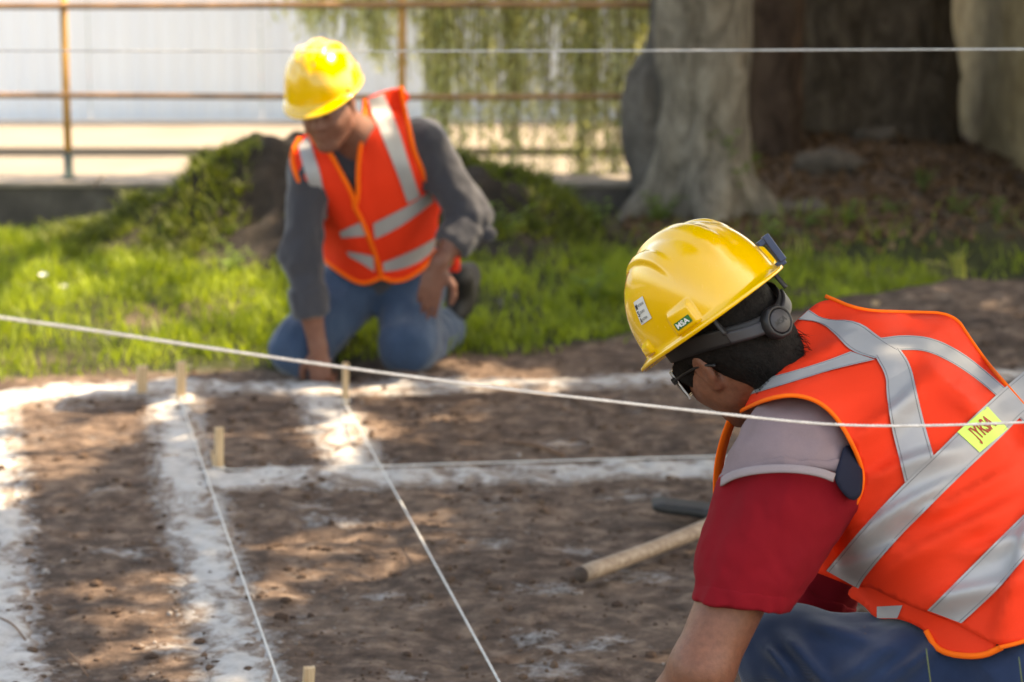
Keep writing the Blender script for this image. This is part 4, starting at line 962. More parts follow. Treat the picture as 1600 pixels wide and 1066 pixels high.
sub(mesh_np('knob_lettering', hh[0]+Vk@hh[1], F, M_black), hat)
for thb in (.75, -.75):
    q = np.stack([np.array([-.128*math.cos(thb)-.004*k, .108*math.sin(thb), .004-.04*k]) for k in np.linspace(0, 1, 8)]); rib = np.stack([q+[0, .004, 0], q-[0, .004, 0]], 1)
    solid(sub(mesh_np('nape_strap', *gridmesh(hh[0]+rib@hh[1]), M_black), hat), .002, 0)
clp = hat_pt(np.array(-1.0+2*np.pi), np.array(.022)); cdir = unit(np.array([clp[0], clp[1], 0])); cside = np.cross([0, 0, 1.0], cdir); RB = np.stack([cdir, cside, np.array([0, 0, 1.0])])
M_clip = plain('blue_clip', (.018, .032, .085), .35, .15, 30, .05)
def cbox(c, s): V, F = box((0, 0, 0), s, bev=.002); return hh[0]+(clp+V@RB+np.asarray(c)@RB)@hh[1], F
V, F = join([cbox((.014, 0, .002), (.012, .032, .050)), cbox((.007, 0, -.024), (.020, .024, .010)), cbox((.006, 0, .020), (.020, .028, .010))])
sub(mesh_np('goggle_clip', V, F, M_clip, smooth=False), hat)
# safety glasses
n = NT('clear_lens'); fr = n.n('ShaderNodeFresnel'); fr.inputs[0].default_value = 1.6; tb = n.n('ShaderNodeBsdfTransparent'); tb.inputs[0].default_value = (.93, .95, .95, 1); gb = n.n('ShaderNodeBsdfGlossy'); gb.inputs['Roughness'].default_value = .05
ms = n.n('ShaderNodeMixShader'); n.l(n.math('ADD', fr.outputs[0], .14), ms.inputs[0]); n.l(tb.outputs[0], ms.inputs[1]); n.l(gb.outputs[0], ms.inputs[2]); n.l(ms.outputs[0], n.t.nodes['Material Output'].inputs[0]); M_lens = n.m
n = NT('clear_rim'); n.col((.75, .76, .76)); n.set(Roughness=.15); n.b.inputs['Transmission Weight'].default_value = .5; M_rim = n.m
tt = np.linspace(-1.25, 1.25, 40); lens = np.stack([np.stack([.052+.066*np.cos(tt), .080*np.sin(tt), np.full(40, z)+.003*np.cos(tt)], -1)+[(-.004*abs(z)/.02), 0, 0] for z in np.linspace(-.024, .026, 9)], 1)
gla = A(solid(mesh_np('safety_glasses', *gridmesh(hf1[0]+lens@hf1[1]), M_lens), .0022, 0))
rim = np.vstack([lens[:, 0], lens[::-1, -1], lens[:1, 0]]); sub(mesh_np('rim', *tube(hf1[0]+resample(rim, 110)@hf1[1], .0016, 8), M_rim), gla)
for s in (1, -1):
    tp = np.array([[.074, s*.079, .014], [.03, s*.081, .016], [-.02, s*.083, .014], [-.045, s*.078, .0]]); sub(mesh_np('temple', *tube(hf1[0]+smoothline(tp, 20)@hf1[1], .0024, 8), M_black), gla)
    sub(mesh_np('hinge', *box(H(hf1, .070, s*.079, .014), (.009, .004, .012), hf1[1].T, .0015), M_black, smooth=False), gla)
# clothes
def folds2(ad):
    a_, b_ = folds(13, .0075, ad, 8), folds(24, .0030, unit(ad+.7*CX), 3)
    return lambda p: a_(p)+b_(p)
adL = unit(eL-sL); adR = unit(eR-sR)
yo = torso_prims(sL, sR, pel, .010, None)+[('u', rc(sL, P(1238, 758, 3.70), .086, .1055), .04), ('u', rc(P(1238, 758, 3.70), P(1140, 975, 3.64), .1055, .0615), 0), ('u', rc(sR, sR+(eR-sR)*.5, .078, .072), .05), ('c', (P(1240, 727, 3.6), unit(-CU-.4*CF)), .004)]
sh1 = A(sdfmesh('shirt', yo, .005, M_yoke, disp=folds2(adL)))
yb = [('u', rc(P(1238, 758, 3.70), P(1140, 975, 3.64), .1100, .0660), 0), ('c', (P(1240, 733, 3.6), unit(-CU-.4*CF)), .002), ('c', (P(1240, 716, 3.6), unit(CU+.4*CF)), .002)]
sub(sdfmesh('yoke_band', yb, .0036, M_yoke, disp=folds2(adL)), sh1)
for nm, s_, e_, t1 in (('sleeve', sL, eL, .695), ('sleeve', sR, eR, 1.16)):
    ad = unit(e_-s_); hem = unit(-CU-.13*CX) if t1 < .9 else ad
    if t1 < .9: q0, q1, r0, r1 = P(1238, 758, 3.70), P(1140, 975, 3.64), .104, .060
    else: q0, q1, r0, r1 = s_+(e_-s_)*.02, s_+(e_-s_)*1.6, .080, .062
    pr = [('u', rc(q0, q1, r0, r1), .0), ('u', rc(s_+(e_-s_)*.02, s_+(e_-s_)*.5, .084, .07), .04), ('c', (s_+(e_-s_)*t1, hem), .003), ('c', (P(1240, 722, 3.6), unit(CU+.4*CF)), .003) if t1 < .9 else ('c', (s_+(e_-s_)*.1, -ad), .003)]
    so = A(sdfmesh(nm, pr, .0042, M_red, disp=folds2(ad), smooth=1))
    hq = s_+(e_-s_)*t1; sub(sdfmesh('sleeve_band', [('u', rc(q0, q1, r0+.0022, r1+.0022), .0), ('c', (hq+hem*.0015, hem), .002), ('c', (hq-hem*.024, -hem), .002)], .0036, M_red, disp=folds2(ad)), so)
    a0 = s_+(e_-s_)*(t1-.065); rr = .0735; bb = np.linspace(0, 2*np.pi, 50); u1 = unit(np.cross(ad, [0, 0, 1])); u2 = np.cross(ad, u1)
slv = [('u', rc(P(1238, 758, 3.70), P(1140, 975, 3.64), .1055, .0615), 0), ('u', rc(sL, P(1238, 758, 3.70), .086, .1055), .04)]
SPN = [(1302, 750), (1312, 722), (1320, 694), (1336, 698), (1349, 735), (1347, 775), (1330, 786)]
cs = Cloth(slv, [(1120, 700), (1240, 640), (1350, 690), (1360, 800), (1200, 830), (1110, 800)], 3.2, 4.2, .004, 9, .003)
A(solid(mesh_np('side_panel', *cs.panel(SPN, 6), M_navy), .002))
M_band = cloth('grey_yoke_band', (.27, .225, .235), .1, 700, .0, 20, .3, .9)
sub(solid(mesh_np('yoke_hem', *cs.strip([(1126, 746), (1142, 736), (1168, 729), (1205, 725), (1250, 726), (1285, 732), (1306, 740)], [(1125, 760), (1143, 749), (1170, 742), (1207, 738), (1250, 739), (1283, 745), (1302, 753)], .007, 50, 4), M_band), .003), sh1)
jp = [('u', ell(pel-a1*.01, (.128, .178, .12), np.stack([f1, s1, a1])), 0), ('u', rc(pel, hL, .11, .10), .05), ('u', rc(pel, hR, .11, .10), .05)]+leg_prims(hL, kL, aL, 0, .014)+leg_prims(hR, kR, aR, 0, .012)
def kfold(p):   # creases fanning out from the bent knee
    r = folds(9, .014, kL-hL+np.array([0, 0, .35]), 5)(p); q = p-kL; d = np.linalg.norm(q, axis=1); a = np.arctan2(q@CU, q@CX)
    px_, py_, _ = PIX(p); c_ = np.zeros(len(p))
    for x0, y0, x1, y1, am, w in ((1188, 1000, 1245, 1070, .018, 9), (1220, 985, 1300, 1080, .018, 12), (1290, 1080, 1420, 990, .020, 17), (1370, 1080, 1470, 1000, .018, 14), (1195, 1045, 1260, 1100, .014, 9), (1250, 965, 1380, 1010, .012, 14)):
        dx, dy = x1-x0, y1-y0; L_ = math.hypot(dx, dy); t_ = ((px_-x0)*dx+(py_-y0)*dy)/(L_*L_); s_ = ((px_-x0)*-dy+(py_-y0)*dx)/L_; c_ += am*np.exp(-(s_/w)**2)*sstep(-.1, .3, t_)*sstep(1.15, .7, t_)
    return r-c_
jn = A(sdfmesh('jeans', jp, .005, M_jean1, disp=kfold, smooth=1))
rs = np.random.default_rng(12); sx = np.array([1302, 1313, 1351, 1352, 1336, 1363, 1392.]); sy = np.array([979, 992, 980, 990, 991, 1030, 1031.])
dj, bj = trace(jp, sx, sy, 3.0, 4.4, .006); okj = bj < .01
V_, F_ = icolumps(P(sx, sy, dj)[okj], .0010+.0012*rs.random(okj.sum()), 4); fl = sub(mesh_np('chalk_flecks', V_, F_, M_chalk), jn); tag(fl, kind='stuff')
boot('boot', aL+[.07, -.05, -.085], aL+[-.16, .11, -.085], np.array([0, 0, 1.0]), M_boot, p1); boot('boot', aR+[-.02, .02, .0], aR+[.18, -.13, -.02], unit(np.array([.1, -.05, 1.0])), M_boot, p1)
# vest
V_MAIN = [(1247, 497), (1290, 463), (1345, 486), (1420, 488), (1490, 490), (1516, 531), (1546, 572), (1576, 606), (1602, 630), (1660, 700), (1705, 800), (1720, 900), (1690, 960), (1640, 985), (1600, 1003), (1562, 1012), (1500, 977), (1450, 958), (1400, 938), (1353, 914), (1341, 921), (1290, 900), (1258, 888),
          (1290, 855), (1320, 815), (1345, 775), (1350, 740), (1335, 700), (1310, 655), (1280, 627), (1240, 616), (1200, 623), (1165, 638), (1140, 652), (1150, 636), (1165, 600), (1205, 545)]
CR1 = [(1300, 862, 1500, 742, 0.0228, 22), (1292, 884, 1440, 850, 0.0190, 18), (1370, 905, 1590, 775, 0.0247, 26), (1440, 950, 1620, 885, 0.0228, 24), (1560, 1000, 1610, 770, 0.0228, 26), (1340, 690, 1440, 590, 0.0228, 24), (1350, 745, 1500, 700, 0.0190, 20), (1455, 560, 1530, 650, 0.0228, 22), (1505, 600, 1600, 720, 0.0190, 22), (1300, 500, 1480, 505, 0.0171, 14), (1210, 575, 1330, 530, 0.0171, 18), (1180, 622, 1300, 590, 0.0152, 12), (1430, 800, 1600, 730, 0.0171, 18), (1500, 860, 1640, 830, 0.0190, 20)]
ct = Cloth(torso_prims(sL, sR, pel, .012, neck1)+[('u', pr_, k_) for o_, pr_, k_ in jp]+[('u', rc(sL, sL+(eL-sL)*.3, .08, .075), .05), ('u', rc(sR, sR+(eR-sR)*.3, .08, .075), .05)], V_MAIN, 2.9, 4.6, .022, 18, .004, (lambda a, b: (lambda x, y: a(x, y)+b(x, y)))(wrinkle(.009, .0045, .012, -.6, 4.0), creases(CR1)),
           extra=[])
vest = A(solid(mesh_np('vest', *ct.panel(V_MAIN, 8), M_vest), .002))
tag(vest, 'orange safety vest back with grey reflective bands')
FL = [(1346, 905), (1318, 928), (1350, 946), (1368, 968), (1405, 966), (1447, 985), (1466, 1021), (1530, 1029), (1566, 1010), (1510, 965), (1450, 945), (1400, 925)]
ct2 = Cloth.__new__(Cloth); ct2.wr = None; ct2.t = lambda px, py: ct.D(px, py)+.006+.00012*np.maximum(0, 1400-px)
sub(solid(mesh_np('front_flap', *ct2.panel(FL, 7), M_vest), .002), vest)
TAPE = [([(1264, 484), (1288, 500), (1340, 500), (1376, 528), (1405, 546)], [(1247, 499), (1282, 503), (1305, 522), (1329, 549), (1367, 560)], .0036),
        ([(1329, 549), (1294, 563), (1235, 581), (1188, 593), (1158, 607), (1150, 622)], [(1367, 562), (1305, 576), (1247, 594), (1200, 608), (1170, 617), (1150, 628)], .0065),
        ([(1376, 528), (1411, 523), (1458, 527), (1505, 551), (1546, 584), (1575, 610), (1640, 670)], [(1405, 547), (1446, 547), (1487, 566), (1523, 590), (1558, 619), (1590, 650), (1640, 700)], .0030),
        ([(1367, 556), (1385, 587), (1385, 616), (1393, 669), (1405, 716), (1414, 754)], [(1405, 543), (1423, 569), (1432, 610), (1443, 657), (1459, 713)], .0042),
        ([(1600, 580), (1558, 616), (1505, 666), (1461, 710), (1414, 754), (1352, 819), (1291, 892)], [(1645, 615), (1600, 645), (1570, 678), (1499, 745), (1446, 798), (1399, 845), (1349, 904), (1341, 920)], .0050),
        ([(1660, 745), (1600, 804), (1564, 839), (1517, 886), (1449, 954)], [(1670, 800), (1600, 872), (1564, 916), (1534, 945), (1502, 974)], .0042)]
for e0, e1, off in TAPE:
    tp = sub(mesh_np('reflective_strip', *ct.strip(e0, e1, off, 90, 10), M_tape), vest)
    a, b = np.array(e0, float), np.array(e1, float)
    for l0, l1 in ((smoothline(e0, 60, 2), smoothline(e1, 60, 2)), (smoothline(e1, 60, 2), smoothline(e0, 60, 2))):
        q = l0*.92+l1*.08; sub(mesh_np('stitching', *tube(ct.pt(q[:, 0], q[:, 1], off+.0003), .0005, 4), M_stitch), vest)
sub(mesh_np('reflective_strip', *ct2.strip([(1370, 948), (1410, 946)], [(1370, 966), (1402, 966)], .003, 10, 5), M_tape), vest)
for ln in ([(1140, 652), (1165, 638), (1200, 623), (1240, 616), (1280, 627), (1310, 655), (1335, 700), (1350, 740), (1345, 775), (1320, 815), (1290, 855), (1258, 888)], [(1290, 463), (1345, 486), (1420, 488), (1490, 490), (1516, 531), (1546, 572), (1576, 606), (1640, 680)], [(1562, 1012), (1600, 1003), (1640, 985)]):
    sub(mesh_np('binding', *ct.cord(ln, .0034, .001, 90), M_bind), vest)
q = smoothline([(1447, 985), (1466, 1020), (1530, 1028), (1566, 1011)], 40, 2); sub(mesh_np('binding', *tube(ct2.pt(q[:, 0], q[:, 1], .001), .0048, 8), M_bind), vest)
# left front edge of the vest hanging beside the arm
d0 = float(ct.D(np.array(1145.), np.array(650.))); fe = smoothline([(1146, 648, d0), (1130, 690, d0+.01), (1121, 735, d0+.03), (1121, 792, d0+.06)], 24, 2)
rib = np.stack([P(fe[:, 0]-6, fe[:, 1], fe[:, 2]), P(fe[:, 0]+7, fe[:, 1], fe[:, 2]+.02)], 1); sub(solid(mesh_np('front_edge', *gridmesh(rib), M_bind), .003, 0), vest)
# lime label
cor = np.array([(1496, 675), (1543, 635), (1575, 670), (1531, 707)], float)   # left, top, right, bottom
def labuv(u, v): # u along the band, v across (0 at the lower edge)
    return (cor[3]*(1-u)[:, None]+cor[2]*u[:, None])*(1-v)[:, None]+(cor[0]*(1-u)[:, None]+cor[1]*u[:, None])*v[:, None]
M_lime = plain('lime_label', (.55, .85, .14), .7, .04, bump=0); M_lred = plain('dark_red_ink', (.36, .035, .018), .7, .1, bump=0)
uu, vv = np.meshgrid(np.linspace(0, 1, 12), np.linspace(0, 1, 12), indexing='ij'); q = labuv(uu.ravel(), vv.ravel())
sub(mesh_np('brand_label', *gridmesh(ct.pt(q[:, 0], q[:, 1], .0068).reshape(12, 12, 3)), M_lime), vest)
V, F, ar = textmesh('JYRSA', 1.0, .03); q = labuv(.52+V[:, 0]*.64, .50+V[:, 1]/ar*.70); sub(mesh_np('label_lettering', ct.pt(q[:, 0], q[:, 1], .0080), F, M_lred), vest)
# ------------------------------------------------------------------ far worker (kneeling, facing the camera)
M_skin2 = skinmat('skin_far', (.150, .060, .040), (.205, .088, .060))
M_shirt2 = cloth('charcoal_shirt', (.046, .047, .058), .18, 800, .3, 9, .35, .95, fold=12)
M_jean2 = denim('blue_denim', (.018, .034, .066), (.036, .066, .120), (.090, .125, .180), 5)
M_under = cloth('pale_undershirt', (.42, .38, .38), .1)
hf2 = headframe(P(512, 168, 7.50), camdir(-.24, -.50, -.83), camdir(-.20, .85, -.42))
neck2 = P(568, 222, 7.66); sR = P(480, 268, 7.66); sL = P(664, 222, 7.76); pel = P(603, 425, 8.05)
eR = P(470, 405, 7.70); wR = P(498, 548, 7.76); eL = P(736, 340, 7.80); wL = P(686, 412, 7.74)
hR = P(562, 432, 8.04); hL = P(646, 430, 8.08); kR = P(470, 560, 7.88); kL = P(638, 545, 7.92); kR[2] = .085; kL[2] = .085
aR = kR+[.05, .40, -.03]; aL = kL+[.10, .40, -.03]
c2 = np.array([kR[0]*.5+kL[0]*.5, kR[1], 0]); f2, s2, a2 = torso_frame(sL, sR, pel)
body = head_prims(hf2, neck2)+torso_prims(sL, sR, pel, -.004, neck2)+arm_prims(sR, eR, wR)+arm_prims(sL, eL, wL)+leg_prims(hR, kR, aR, 0)+leg_prims(hL, kL, aL, 0)
body += hand_prims(wR, (.06, -.1, -1), (-.3, -1, 0), 1, (.9, .95, 1.0, 1.0))+hand_prims(wL, P(664, 480, 7.76)-wL, (-.1, -1, .3), -1, (.25, .28, .3, .35), 1.05, .3)
body += [('u', rc(aR, aR+[0, .14, .0], .04, .03), .02), ('u', rc(aL, aL+[0, .14, 0], .04, .03), .02)]
p2 = sdfmesh('person', body, .006, M_skin2); recenter(p2, c2)
tag(p2, 'kneeling far worker facing us in charcoal shirt and open-necked orange vest', 'person')
A = lambda o: adopt(o, p2)
e = lambda c, r: ell(H(hf2, *c), r, hf2[1])
A(sdfmesh('hair', [('u', e((-.022, 0, .042), (.102, .083, .090)), 0), ('u', e((-.06, 0, -.02), (.045, .062, .05)), .03), ('s', e((.11, 0, -.02), (.075, .12, .07)), .01)], .006, M_hair))
for s in (1, -1):   # brows and eyes
    A(sdfmesh('eyebrow', [('u', rc(H(hf2, .099, s*.016, .036), H(hf2, .088, s*.048, .038), .0030, .002), 0)], .0018, M_hair, smooth=1))
    A(sdfmesh('eye', [('u', ell(H(hf2, .096, s*.031, .015), (.005, .008, .0022), hf2[1]), 0)], .0015, M_black, smooth=1))
hh2 = (H(hf2, -.006, .0, .060), hf2[1]); hat2 = A(mesh_np('hard_hat', *(lambda VF: (hh2[0]+VF[0]*1.0@hh2[1], VF[1]))(hat_mesh()), M_hat)); tag(hat2, 'yellow hard hat bowed towards us')
th = np.linspace(0, 2*np.pi, 70); q = np.stack([np.stack([-.006-.112*np.cos(th), .090*np.sin(th), np.full(70, z)-.035*np.exp(-(np.minimum(th, 2*np.pi-th)/1.0)**2)], -1) for z in (-.024, -.010, .004)], 1)
solid(sub(mesh_np('headband', *gridmesh(hh2[0]+q@hh2[1]), M_dgrey), hat2), .003, 0)
# shirt with rolled cuffs
cR = eR+(wR-eR)*.48; cL = eL+(wL-eL)*.42
sh = torso_prims(sL, sR, pel, .010, None)+[('u', rc(sR, eR, .068, .060), .04), ('u', rc(eR, cR, .060, .054), .03), ('u', rc(sL, eL, .070, .062), .04), ('u', rc(eL, cL, .062, .056), .03), ('s', ell(neck2+f2*.07-a2*.02, (.075, .038, .10), np.stack([f2, s2, a2])), .01)]
A(sdfmesh('shirt', sh, .0075, M_shirt2, disp=folds(11, .016, a2+s2*.4, 2)))
for c, w, e_, r in ((cR, wR, eR, .064), (cL, wL, eL, .066)):
    d = unit(w-e_); A(sdfmesh('cuff', [('u', rc(c-d*.035, c+d*.020, r, r*.95), 0), ('c', (c+d*.040, d), .006), ('c', (c-d*.055, -d), .006)], .0055, M_shirt2, disp=folds(22, .007, d, 4)))
A(sdfmesh('cuff_flap', [('u', ell(P(762, 366, 7.78), (.030, .018, .026)), 0), ('u', rc(P(742, 360, 7.78), P(764, 362, 7.78), .022, .016), .01)], .005, M_shirt2))
A(sdfmesh('collar', [('u', rc(neck2+s2*.060+a2*.005-f2*.0, neck2+s2*.075-a2*.09+f2*.085, .020, .014), 0), ('u', rc(neck2-s2*.060+a2*.005, neck2-s2*.065-a2*.09+f2*.085, .020, .014), 0), ('u', rc(neck2+s2*.06+a2*.012-f2*.02, neck2-s2*.06+a2*.012-f2*.02, .02), .02)], .006, M_shirt2))
A(sdfmesh('undershirt', [('u', ell(pel+((sL+sR)/2-pel)*.80+f2*.082, (.035, .045, .08), np.stack([f2, s2, a2])), 0)], .007, M_under))
jp = [('u', ell(pel, (.128, .175, .12), np.stack([f2, s2, a2])), 0), ('u', rc(pel, hL, .10, .10), .05), ('u', rc(pel, hR, .10, .10), .05)]+leg_prims(hR, kR, aR, 0, .026)+leg_prims(hL, kL, aL, 0, .026)+[('u', ell(kR+[0, -.005, .01], (.082, .08, .085)), .03), ('u', ell(kL+[0, -.005, .01], (.085, .08, .09)), .03)]
A(sdfmesh('jeans', jp, .0075, M_jean2, disp=folds(8, .018, (0, .2, 1), 7)))
boot('boot', aR+[0, .02, .0], aR+[.02, .22, .12], unit(np.array([0, -.5, .8])), M_boot, p2); boot('boot', aL+[.05, .02, .03], aL+[.09, .2, .16], unit(np.array([0, -.5, .8])), M_boot, p2)
VF = [(569, 154), (597, 143), (626, 136), (645, 154), (630, 162), (639, 199), (645, 233), (659, 264), (668, 295), (696, 317), (685, 335), (684, 360), (679, 390), (669, 412), (640, 435), (613, 441), (596, 432), (580, 441), (562, 443), (541, 432), (520, 417), (505, 405), (502, 372), (504, 348), (484, 311), (459, 269), (455, 238), (468, 216), (482, 207), (493, 227), (513, 233), (532, 269), (552, 306), (554, 324), (560, 306), (559, 269), (563, 227), (569, 188)]
cf = Cloth(torso_prims(sL, sR, pel, .016, neck2), VF, 6.9, 8.6, .014, 10, .004, wrinkle(.007, .012, .03, 1.2, 2.0))
vest2 = A(solid(mesh_np('vest', *cf.panel(VF, 5.5), M_vest), .002)); tag(vest2, 'orange safety vest zipped below an open neck')
for e0, e1 in (([(574, 155), (597, 213), (620, 269), (637, 318)], [(599, 146), (622, 199), (639, 255), (657, 308)]), ([(466, 227), (472, 255), (483, 290), (500, 342)], [(482, 212), (490, 240), (502, 275), (512, 342)]),
               ([(583, 350), (610, 336), (640, 321), (672, 299)], [(586, 374), (610, 363), (640, 345), (678, 315)]), ([(530, 363), (550, 353), (570, 345)], [(533, 372), (550, 371), (571, 369)]),
               ([(598, 411), (622, 402), (655, 387), (682, 371)], [(600, 425), (625, 422), (655, 411), (677, 393)]), ([(541, 393), (562, 396), (583, 401)], [(545, 401), (568, 413), (585, 425)])):
    sub(mesh_np('reflective_strip', *cf.strip(e0, e1, .005, 30, 5), M_tape), vest2)
for ln in ([(553, 322), (566, 345), (580, 380), (590, 410), (596, 432)], [(482, 207), (493, 227), (513, 233), (532, 269), (552, 306), (554, 324)], [(554, 324), (560, 306), (559, 269), (563, 227), (569, 188), (569, 156)], [(505, 405), (520, 417), (541, 432), (562, 443), (580, 441), (596, 432), (613, 441), (640, 435), (669, 412), (679, 390)], [(626, 136), (630, 162), (639, 199), (645, 233), (659, 264), (668, 295), (696, 317)], [(468, 216), (455, 238), (459, 269), (484, 311), (504, 348)]):
    sub(mesh_np('binding', *cf.cord(ln, .0075, .003, 40), M_bind), vest2)
# orange vest tail showing behind the hip
tl = np.array([[P(712, 388, 8.1), P(718, 392, 8.1)], [P(708, 410, 8.08), P(719, 408, 8.08)], [P(700, 425, 8.05), P(718, 424, 8.05)]]); sub(solid(mesh_np('vest_tail', *gridmesh(tl), M_vest), .004, 0), vest2)
# ------------------------------------------------------------------ stakes, strings, tool
n = NT('stake_wood'); cr_ = n.coord(); mp = n.n('ShaderNodeMapping'); mp.inputs['Scale'].default_value = (1, 1, .08); n.l(cr_, mp.inputs[0]); f = n.noise(140, 4, .6, mp.outputs[0])
n.col(n.ramp(f, [(.3, (.38, .24, .13)), (.6, (.60, .42, .25)), (.8, (.70, .52, .34))])); n.set(Roughness=.8); n.bump(f, .3, .002); M_wood = n.m
STK = [((222, 622), 573, .030, .3, 'short thin wooden stake at the left, farthest back beside the grass'), ((283, 628), 565, .028, .2, 'tall pale wooden stake with a string tied at its foot'), ((342, 742), 666, .021, .6, 'wooden stake at the left end of the middle cross string'),
       ((539, 628), 565, .018, .4, 'wooden stake just right of the kneeling worker\'s hand on the ground'), ((481, 1078), 1040, .022, .25, 'wooden stake head at the bottom edge of the picture between two strings'), ((1367, 500), 470, .024, .3, 'pale stake top showing just above the near worker\'s back')]
SB = []
for (px, pyb), pyt, w, rz, lab in STK:
    b = G(px, pyb); b[2] = gh(b[0], b[1]); t = zat(pyt, b[1]); hgt = t-b[2]; rz = rz
    V, F = box((0, 0, hgt/2-.06), (w, w*.85, hgt+.12), bev=.0022); V[:, 0] += .004*V[:, 2]/max(hgt, .05)
    tip = V[:, 2] > hgt*.9; V[tip, 2] += .004*np.sin(V[tip, 0]*400)
    o = mesh_np('wooden_stake', V, F, M_wood, smooth=False); o.location = b; o.rotation_euler = (0, 0, rz); tag(o, lab, 'stake', 'wooden layout stakes'); SB.append((b, hgt))
M_str = plain('cotton_string', (.62, .60, .575), .95, .15, 60, .3, 400, .001)
def string(pts, r, lab, pitch=.016, ply=3, step=.004, group='white layout strings', fray=True):
    pts = np.asarray(pts, float); L = np.linalg.norm(np.diff(pts, axis=0), axis=1).sum(); m = max(20, int(L/step)); c = resample(smoothline(pts, 200, 3), m)
    t = np.gradient(c, axis=0); t /= np.linalg.norm(t, axis=1)[:, None]; a = np.cross(t, [0, 0, 1.0]); a /= np.linalg.norm(a, axis=1)[:, None]; b = np.cross(a, t)
    s = np.linspace(0, L, m); wob = 1+.12*fbm(np.stack([s*30, s*0, s*0], -1), 2); parts = []
    for k in range(ply):
        ph = 2*np.pi*(s/pitch+k/ply)+.6*fbm(np.stack([s*9, s*0+k, s*0], -1), 2)
        parts.append(tube(c+(np.cos(ph)*a.T+np.sin(ph)*b.T).T*(r*.50*wob)[:, None], r*.56*wob, 6))
    V, F = join(parts); o = mesh_np('string', V, F, M_str); recenter(o, c[m//2]); tag(o, lab, 'string', group); return o
def dl(px): return 2.75+(px-0)/1600*.72
ns = [(px, py) for px, py in ((-160, 472), (0, 496), (150, 517), (300, 540), (450, 562), (600, 583), (750, 603), (900, 621), (1050, 638), (1140, 648), (1220, 657), (1300, 664), (1400, 666), (1500, 664), (1600, 660), (1720, 654))]
string(P(np.array([p[0] for p in ns]), np.array([p[1] for p in ns]), np.array([dl(p[0]) for p in ns])), .0021, 'thick white twisted string crossing in front of the near worker', .02, 3, .004)
us = [(px, 79.5-1.5*(px/1600)+1.2*math.sin(px/400)) for px in np.linspace(-150, 1750, 12)]
string(P(np.array([p[0] for p in us]), np.array([p[1] for p in us]), np.array([7.3-1.75*p[0]/1600 for p in us])), .0030, 'white string stretched high across the picture in front of the trees', .02, 3, .006)
def gpt(px, py, dz):
    g0 = G(px, py, dz); return g0
b1, h1 = SB[1]; b3, h3 = SB[3]; b2, h2 = SB[2]
def knot_line(b, hz, end, lab, r=.0027, mid=None):
    z = .045; g0 = b+np.array([.0, -.014, hz]); pts = [g0]+[np.array(q) for q in (mid or [])]+[end]
    loop = [b+np.array([math.cos(a)*.016, math.sin(a)*.015, hz+.002*math.sin(3*a)]) for a in np.linspace(-1.6, 4.7, 14)]
    return string(np.vstack([loop, pts]), r, lab, .014)
knot_line(b1, .012, G(470, 1160, .055), 'white string running from the tall pale stake towards us over the chalk', mid=[G(284, 632, .02), G(360, 850, .035)])
knot_line(b3, .020, G(838, 1172, .055), 'white string running from beside the kneeling worker\'s hand to the bottom centre', mid=[G(534, 622, .03), G(640, 808, .04)])
knot_line(b2, .012, G(1750, 700, .03), 'white string along the middle cross line behind the tool handle', mid=[G(372, 735, .012), G(800, 722, .02), G(1100, 713, .03)])
# short splinter stake leaning beside the middle stake
sp = G(338, 742); sp2 = P(330, 702, np.linalg.norm([sp[1]*CP+1.66*SP]))
o = mesh_np('splinter', *tube([sp+[0, 0, -.02], (sp+sp2)/2, sp2], [.006, .005, .003], 6), M_wood); recenter(o, sp); tag(o, 'thin pale splinter leaning beside the middle string stake', 'splinter')
# mattock
e0 = G(908, 898, .03); e1 = G(1115, 818, .03); hd_ = unit(e1-e0); eye = e0+hd_*.64
n = NT('handle_wood'); crd = n.coord(); mp = n.n('ShaderNodeMapping'); n.l(crd, mp.inputs[0]); mp.inputs['Rotation'].default_value = (0, 0, -math.atan2(hd_[1], hd_[0])); mp.inputs['Scale'].default_value = (.1, 1, 1)
f = n.noise(70, 5, .6, mp.outputs[0]); n.col(n.ramp(f, [(.3, (.20, .125, .082)), (.55, (.33, .235, .165)), (.75, (.44, .34, .26))])); n.set(Roughness=.6); n.bump(f, .3, .003); M_handle = n.m
mt = empty('mattock', (e0+eye)/2*np.array([1, 1, 0])); tl = np.linspace(-.0, 1.04, 14)
prof = np.interp(tl, [0, .02, .1, .5, .9, 1.04], [.019, .0215, .0205, .0185, .021, .024])
adopt(mesh_np('handle', *tube(e0+hd_*(tl*.64)[:, None]+np.array([0, 0, 1])*(.0-.004*np.sin(tl*3))[:, None], prof, 18), M_handle), mt)
M_endg = plain('end_grain', (.075, .048, .036), .9, .3, 60); adopt(mesh_np('end_grain', *tube([e0-hd_*.0015, e0+hd_*.002], .0195, 18), M_endg), mt)
pd = unit(np.array([-hd_[1]-.35, hd_[0]*.55, 0])); M_steel = plain('dark_steel', (.030, .028, .027), .55, .3, 25, .4, 80, .003, metal=.4)
hp = []
for s, L in ((1, .20), (-1, .20)):
    for k in range(8):
        u0, u1 = k/8*L, (k+1)/8*L; zz = lambda u: .004+.012*(u/L)
        hp.append(('u', rbox(eye+s*pd*(u0+u1)/2+[0, 0, zz((u0+u1)/2)], (.020, .040, .011), .004), .012))
hp.append(('u', rc(eye-hd_*.035+[0, 0, .004], eye+hd_*.035+[0, 0, .004], .036), .02))
adopt(sdfmesh('head', hp, .006, M_steel), mt); tag(mt, 'mattock with a worn wooden handle and dark steel head lying on the soil', 'mattock')
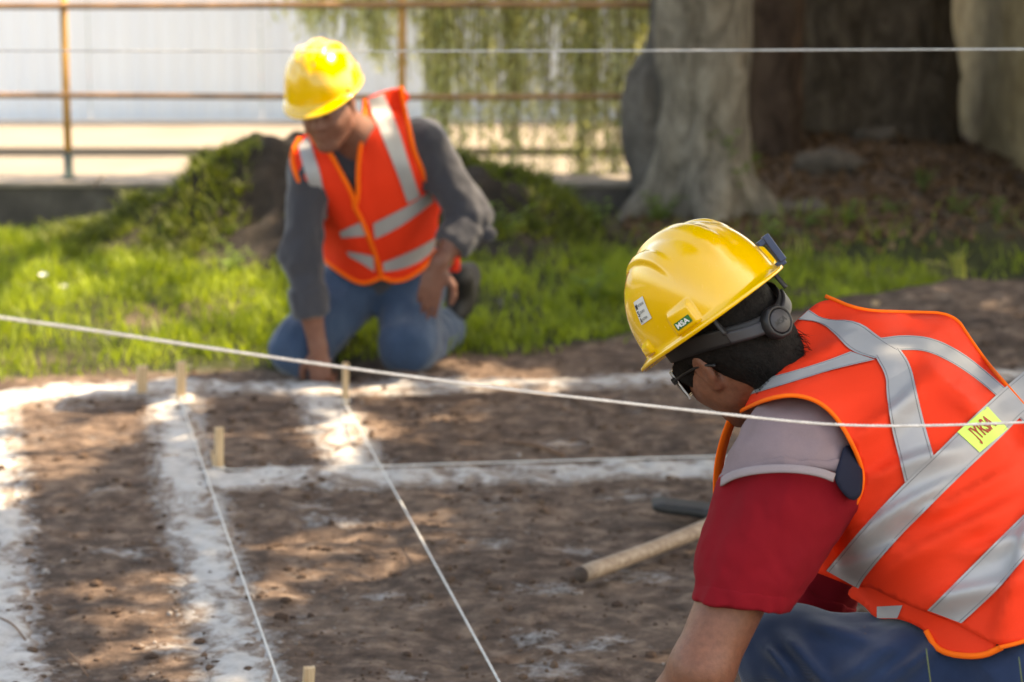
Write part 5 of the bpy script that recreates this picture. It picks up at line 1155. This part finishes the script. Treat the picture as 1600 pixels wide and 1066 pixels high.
# weeds in the near corner
n_ = leafmat('near_grass', (.030, .060, .012), (.085, .13, .030), 12, .4)
def stalk(px0, py0, d, lab, leaves, seed, group='tall weeds in the near corner'):
    top = P(px0, py0, d); b = np.array([top[0]+.03, top[1]+.02, gh(top[0]+.03, top[1]+.02)]); rt = empty('weed_plant', b)
    t = np.linspace(0, 1, 14)[:, None]; pts = b*(1-t)+top*t+np.array([.02, 0, 0])*np.sin(t*np.pi)
    adopt(mesh_np('stem', *tube(pts, np.linspace(.0022, .0007, 14), 6), M_stem), rt); Vs = []
    for (u, dx, dz, l, w) in leaves:
        i = int(u*12); p = pts[i]; d_ = unit(np.array([dx, -.15, dz])); s = unit(np.cross(d_, [0, 1, .2])); m = 6; rows = []
        for k in range(m+1):
            v = k/m; c = p+d_*l*v-np.array([0, 0, 1])*l*.25*v*v; ww = w*math.sin(math.pi*min(.98, .12+v*.88)); rows.append([c-s*ww, c+s*ww])
        Vs.append(gridmesh(np.array(rows)))
    V, F = join(Vs); adopt(mesh_np('leaves', V, F, n_), rt); tag(rt, lab, 'weed', group)
stalk(1447, 1013, 3.42, 'slender weed stalk in front of the near worker\'s jeans below the vest hem', [(.94, -.8, .9, .03, .002), (.88, .25, .95, .026, .004), (.86, -.95, .25, .030, .003), (.83, .85, .1, .03, .0035), (.8, -.2, 1, .03, .004), (.6, .8, .5, .05, .004), (.5, -.8, .5, .05, .004)], 1)
stalk(1592, 1027, 3.40, 'broad grass shoot at the bottom right corner of the picture', [(.95, .1, 1, .03, .004), (.90, .2, 1, .06, .0045), (.88, -.75, .55, .06, .0022), (.84, -.5, .9, .05, .0025), (.82, .4, .9, .07, .004), (.7, .6, .7, .06, .004)], 2)
# twigs on the soil
M_twig = plain('dry_twig', (.16, .085, .05), .9, .2)
for i, (q, lab) in enumerate(((((0, 968), (22, 985), (40, 1000)), 'thin reddish twig lying on the chalk at the left edge'), (((105, 1018), (120, 1042), (138, 1066)), 'thin dry twig on the soil near the bottom left corner'), (((790, 688), (830, 700), (880, 712)), 'dark crooked twig lying between the far and middle chalk lines'))):
    c = G(np.array([a for a, b in q]), np.array([b for a, b in q])); c[:, 2] = gh(c[:, 0], c[:, 1])+.006+.01*np.array([0, 1, 0]); o = mesh_np('twig', *tube(smoothline(c, 12), .0022 if i < 2 else .006, 6), M_twig); recenter(o, c[1]); tag(o, lab, 'twig', 'twigs on the soil')
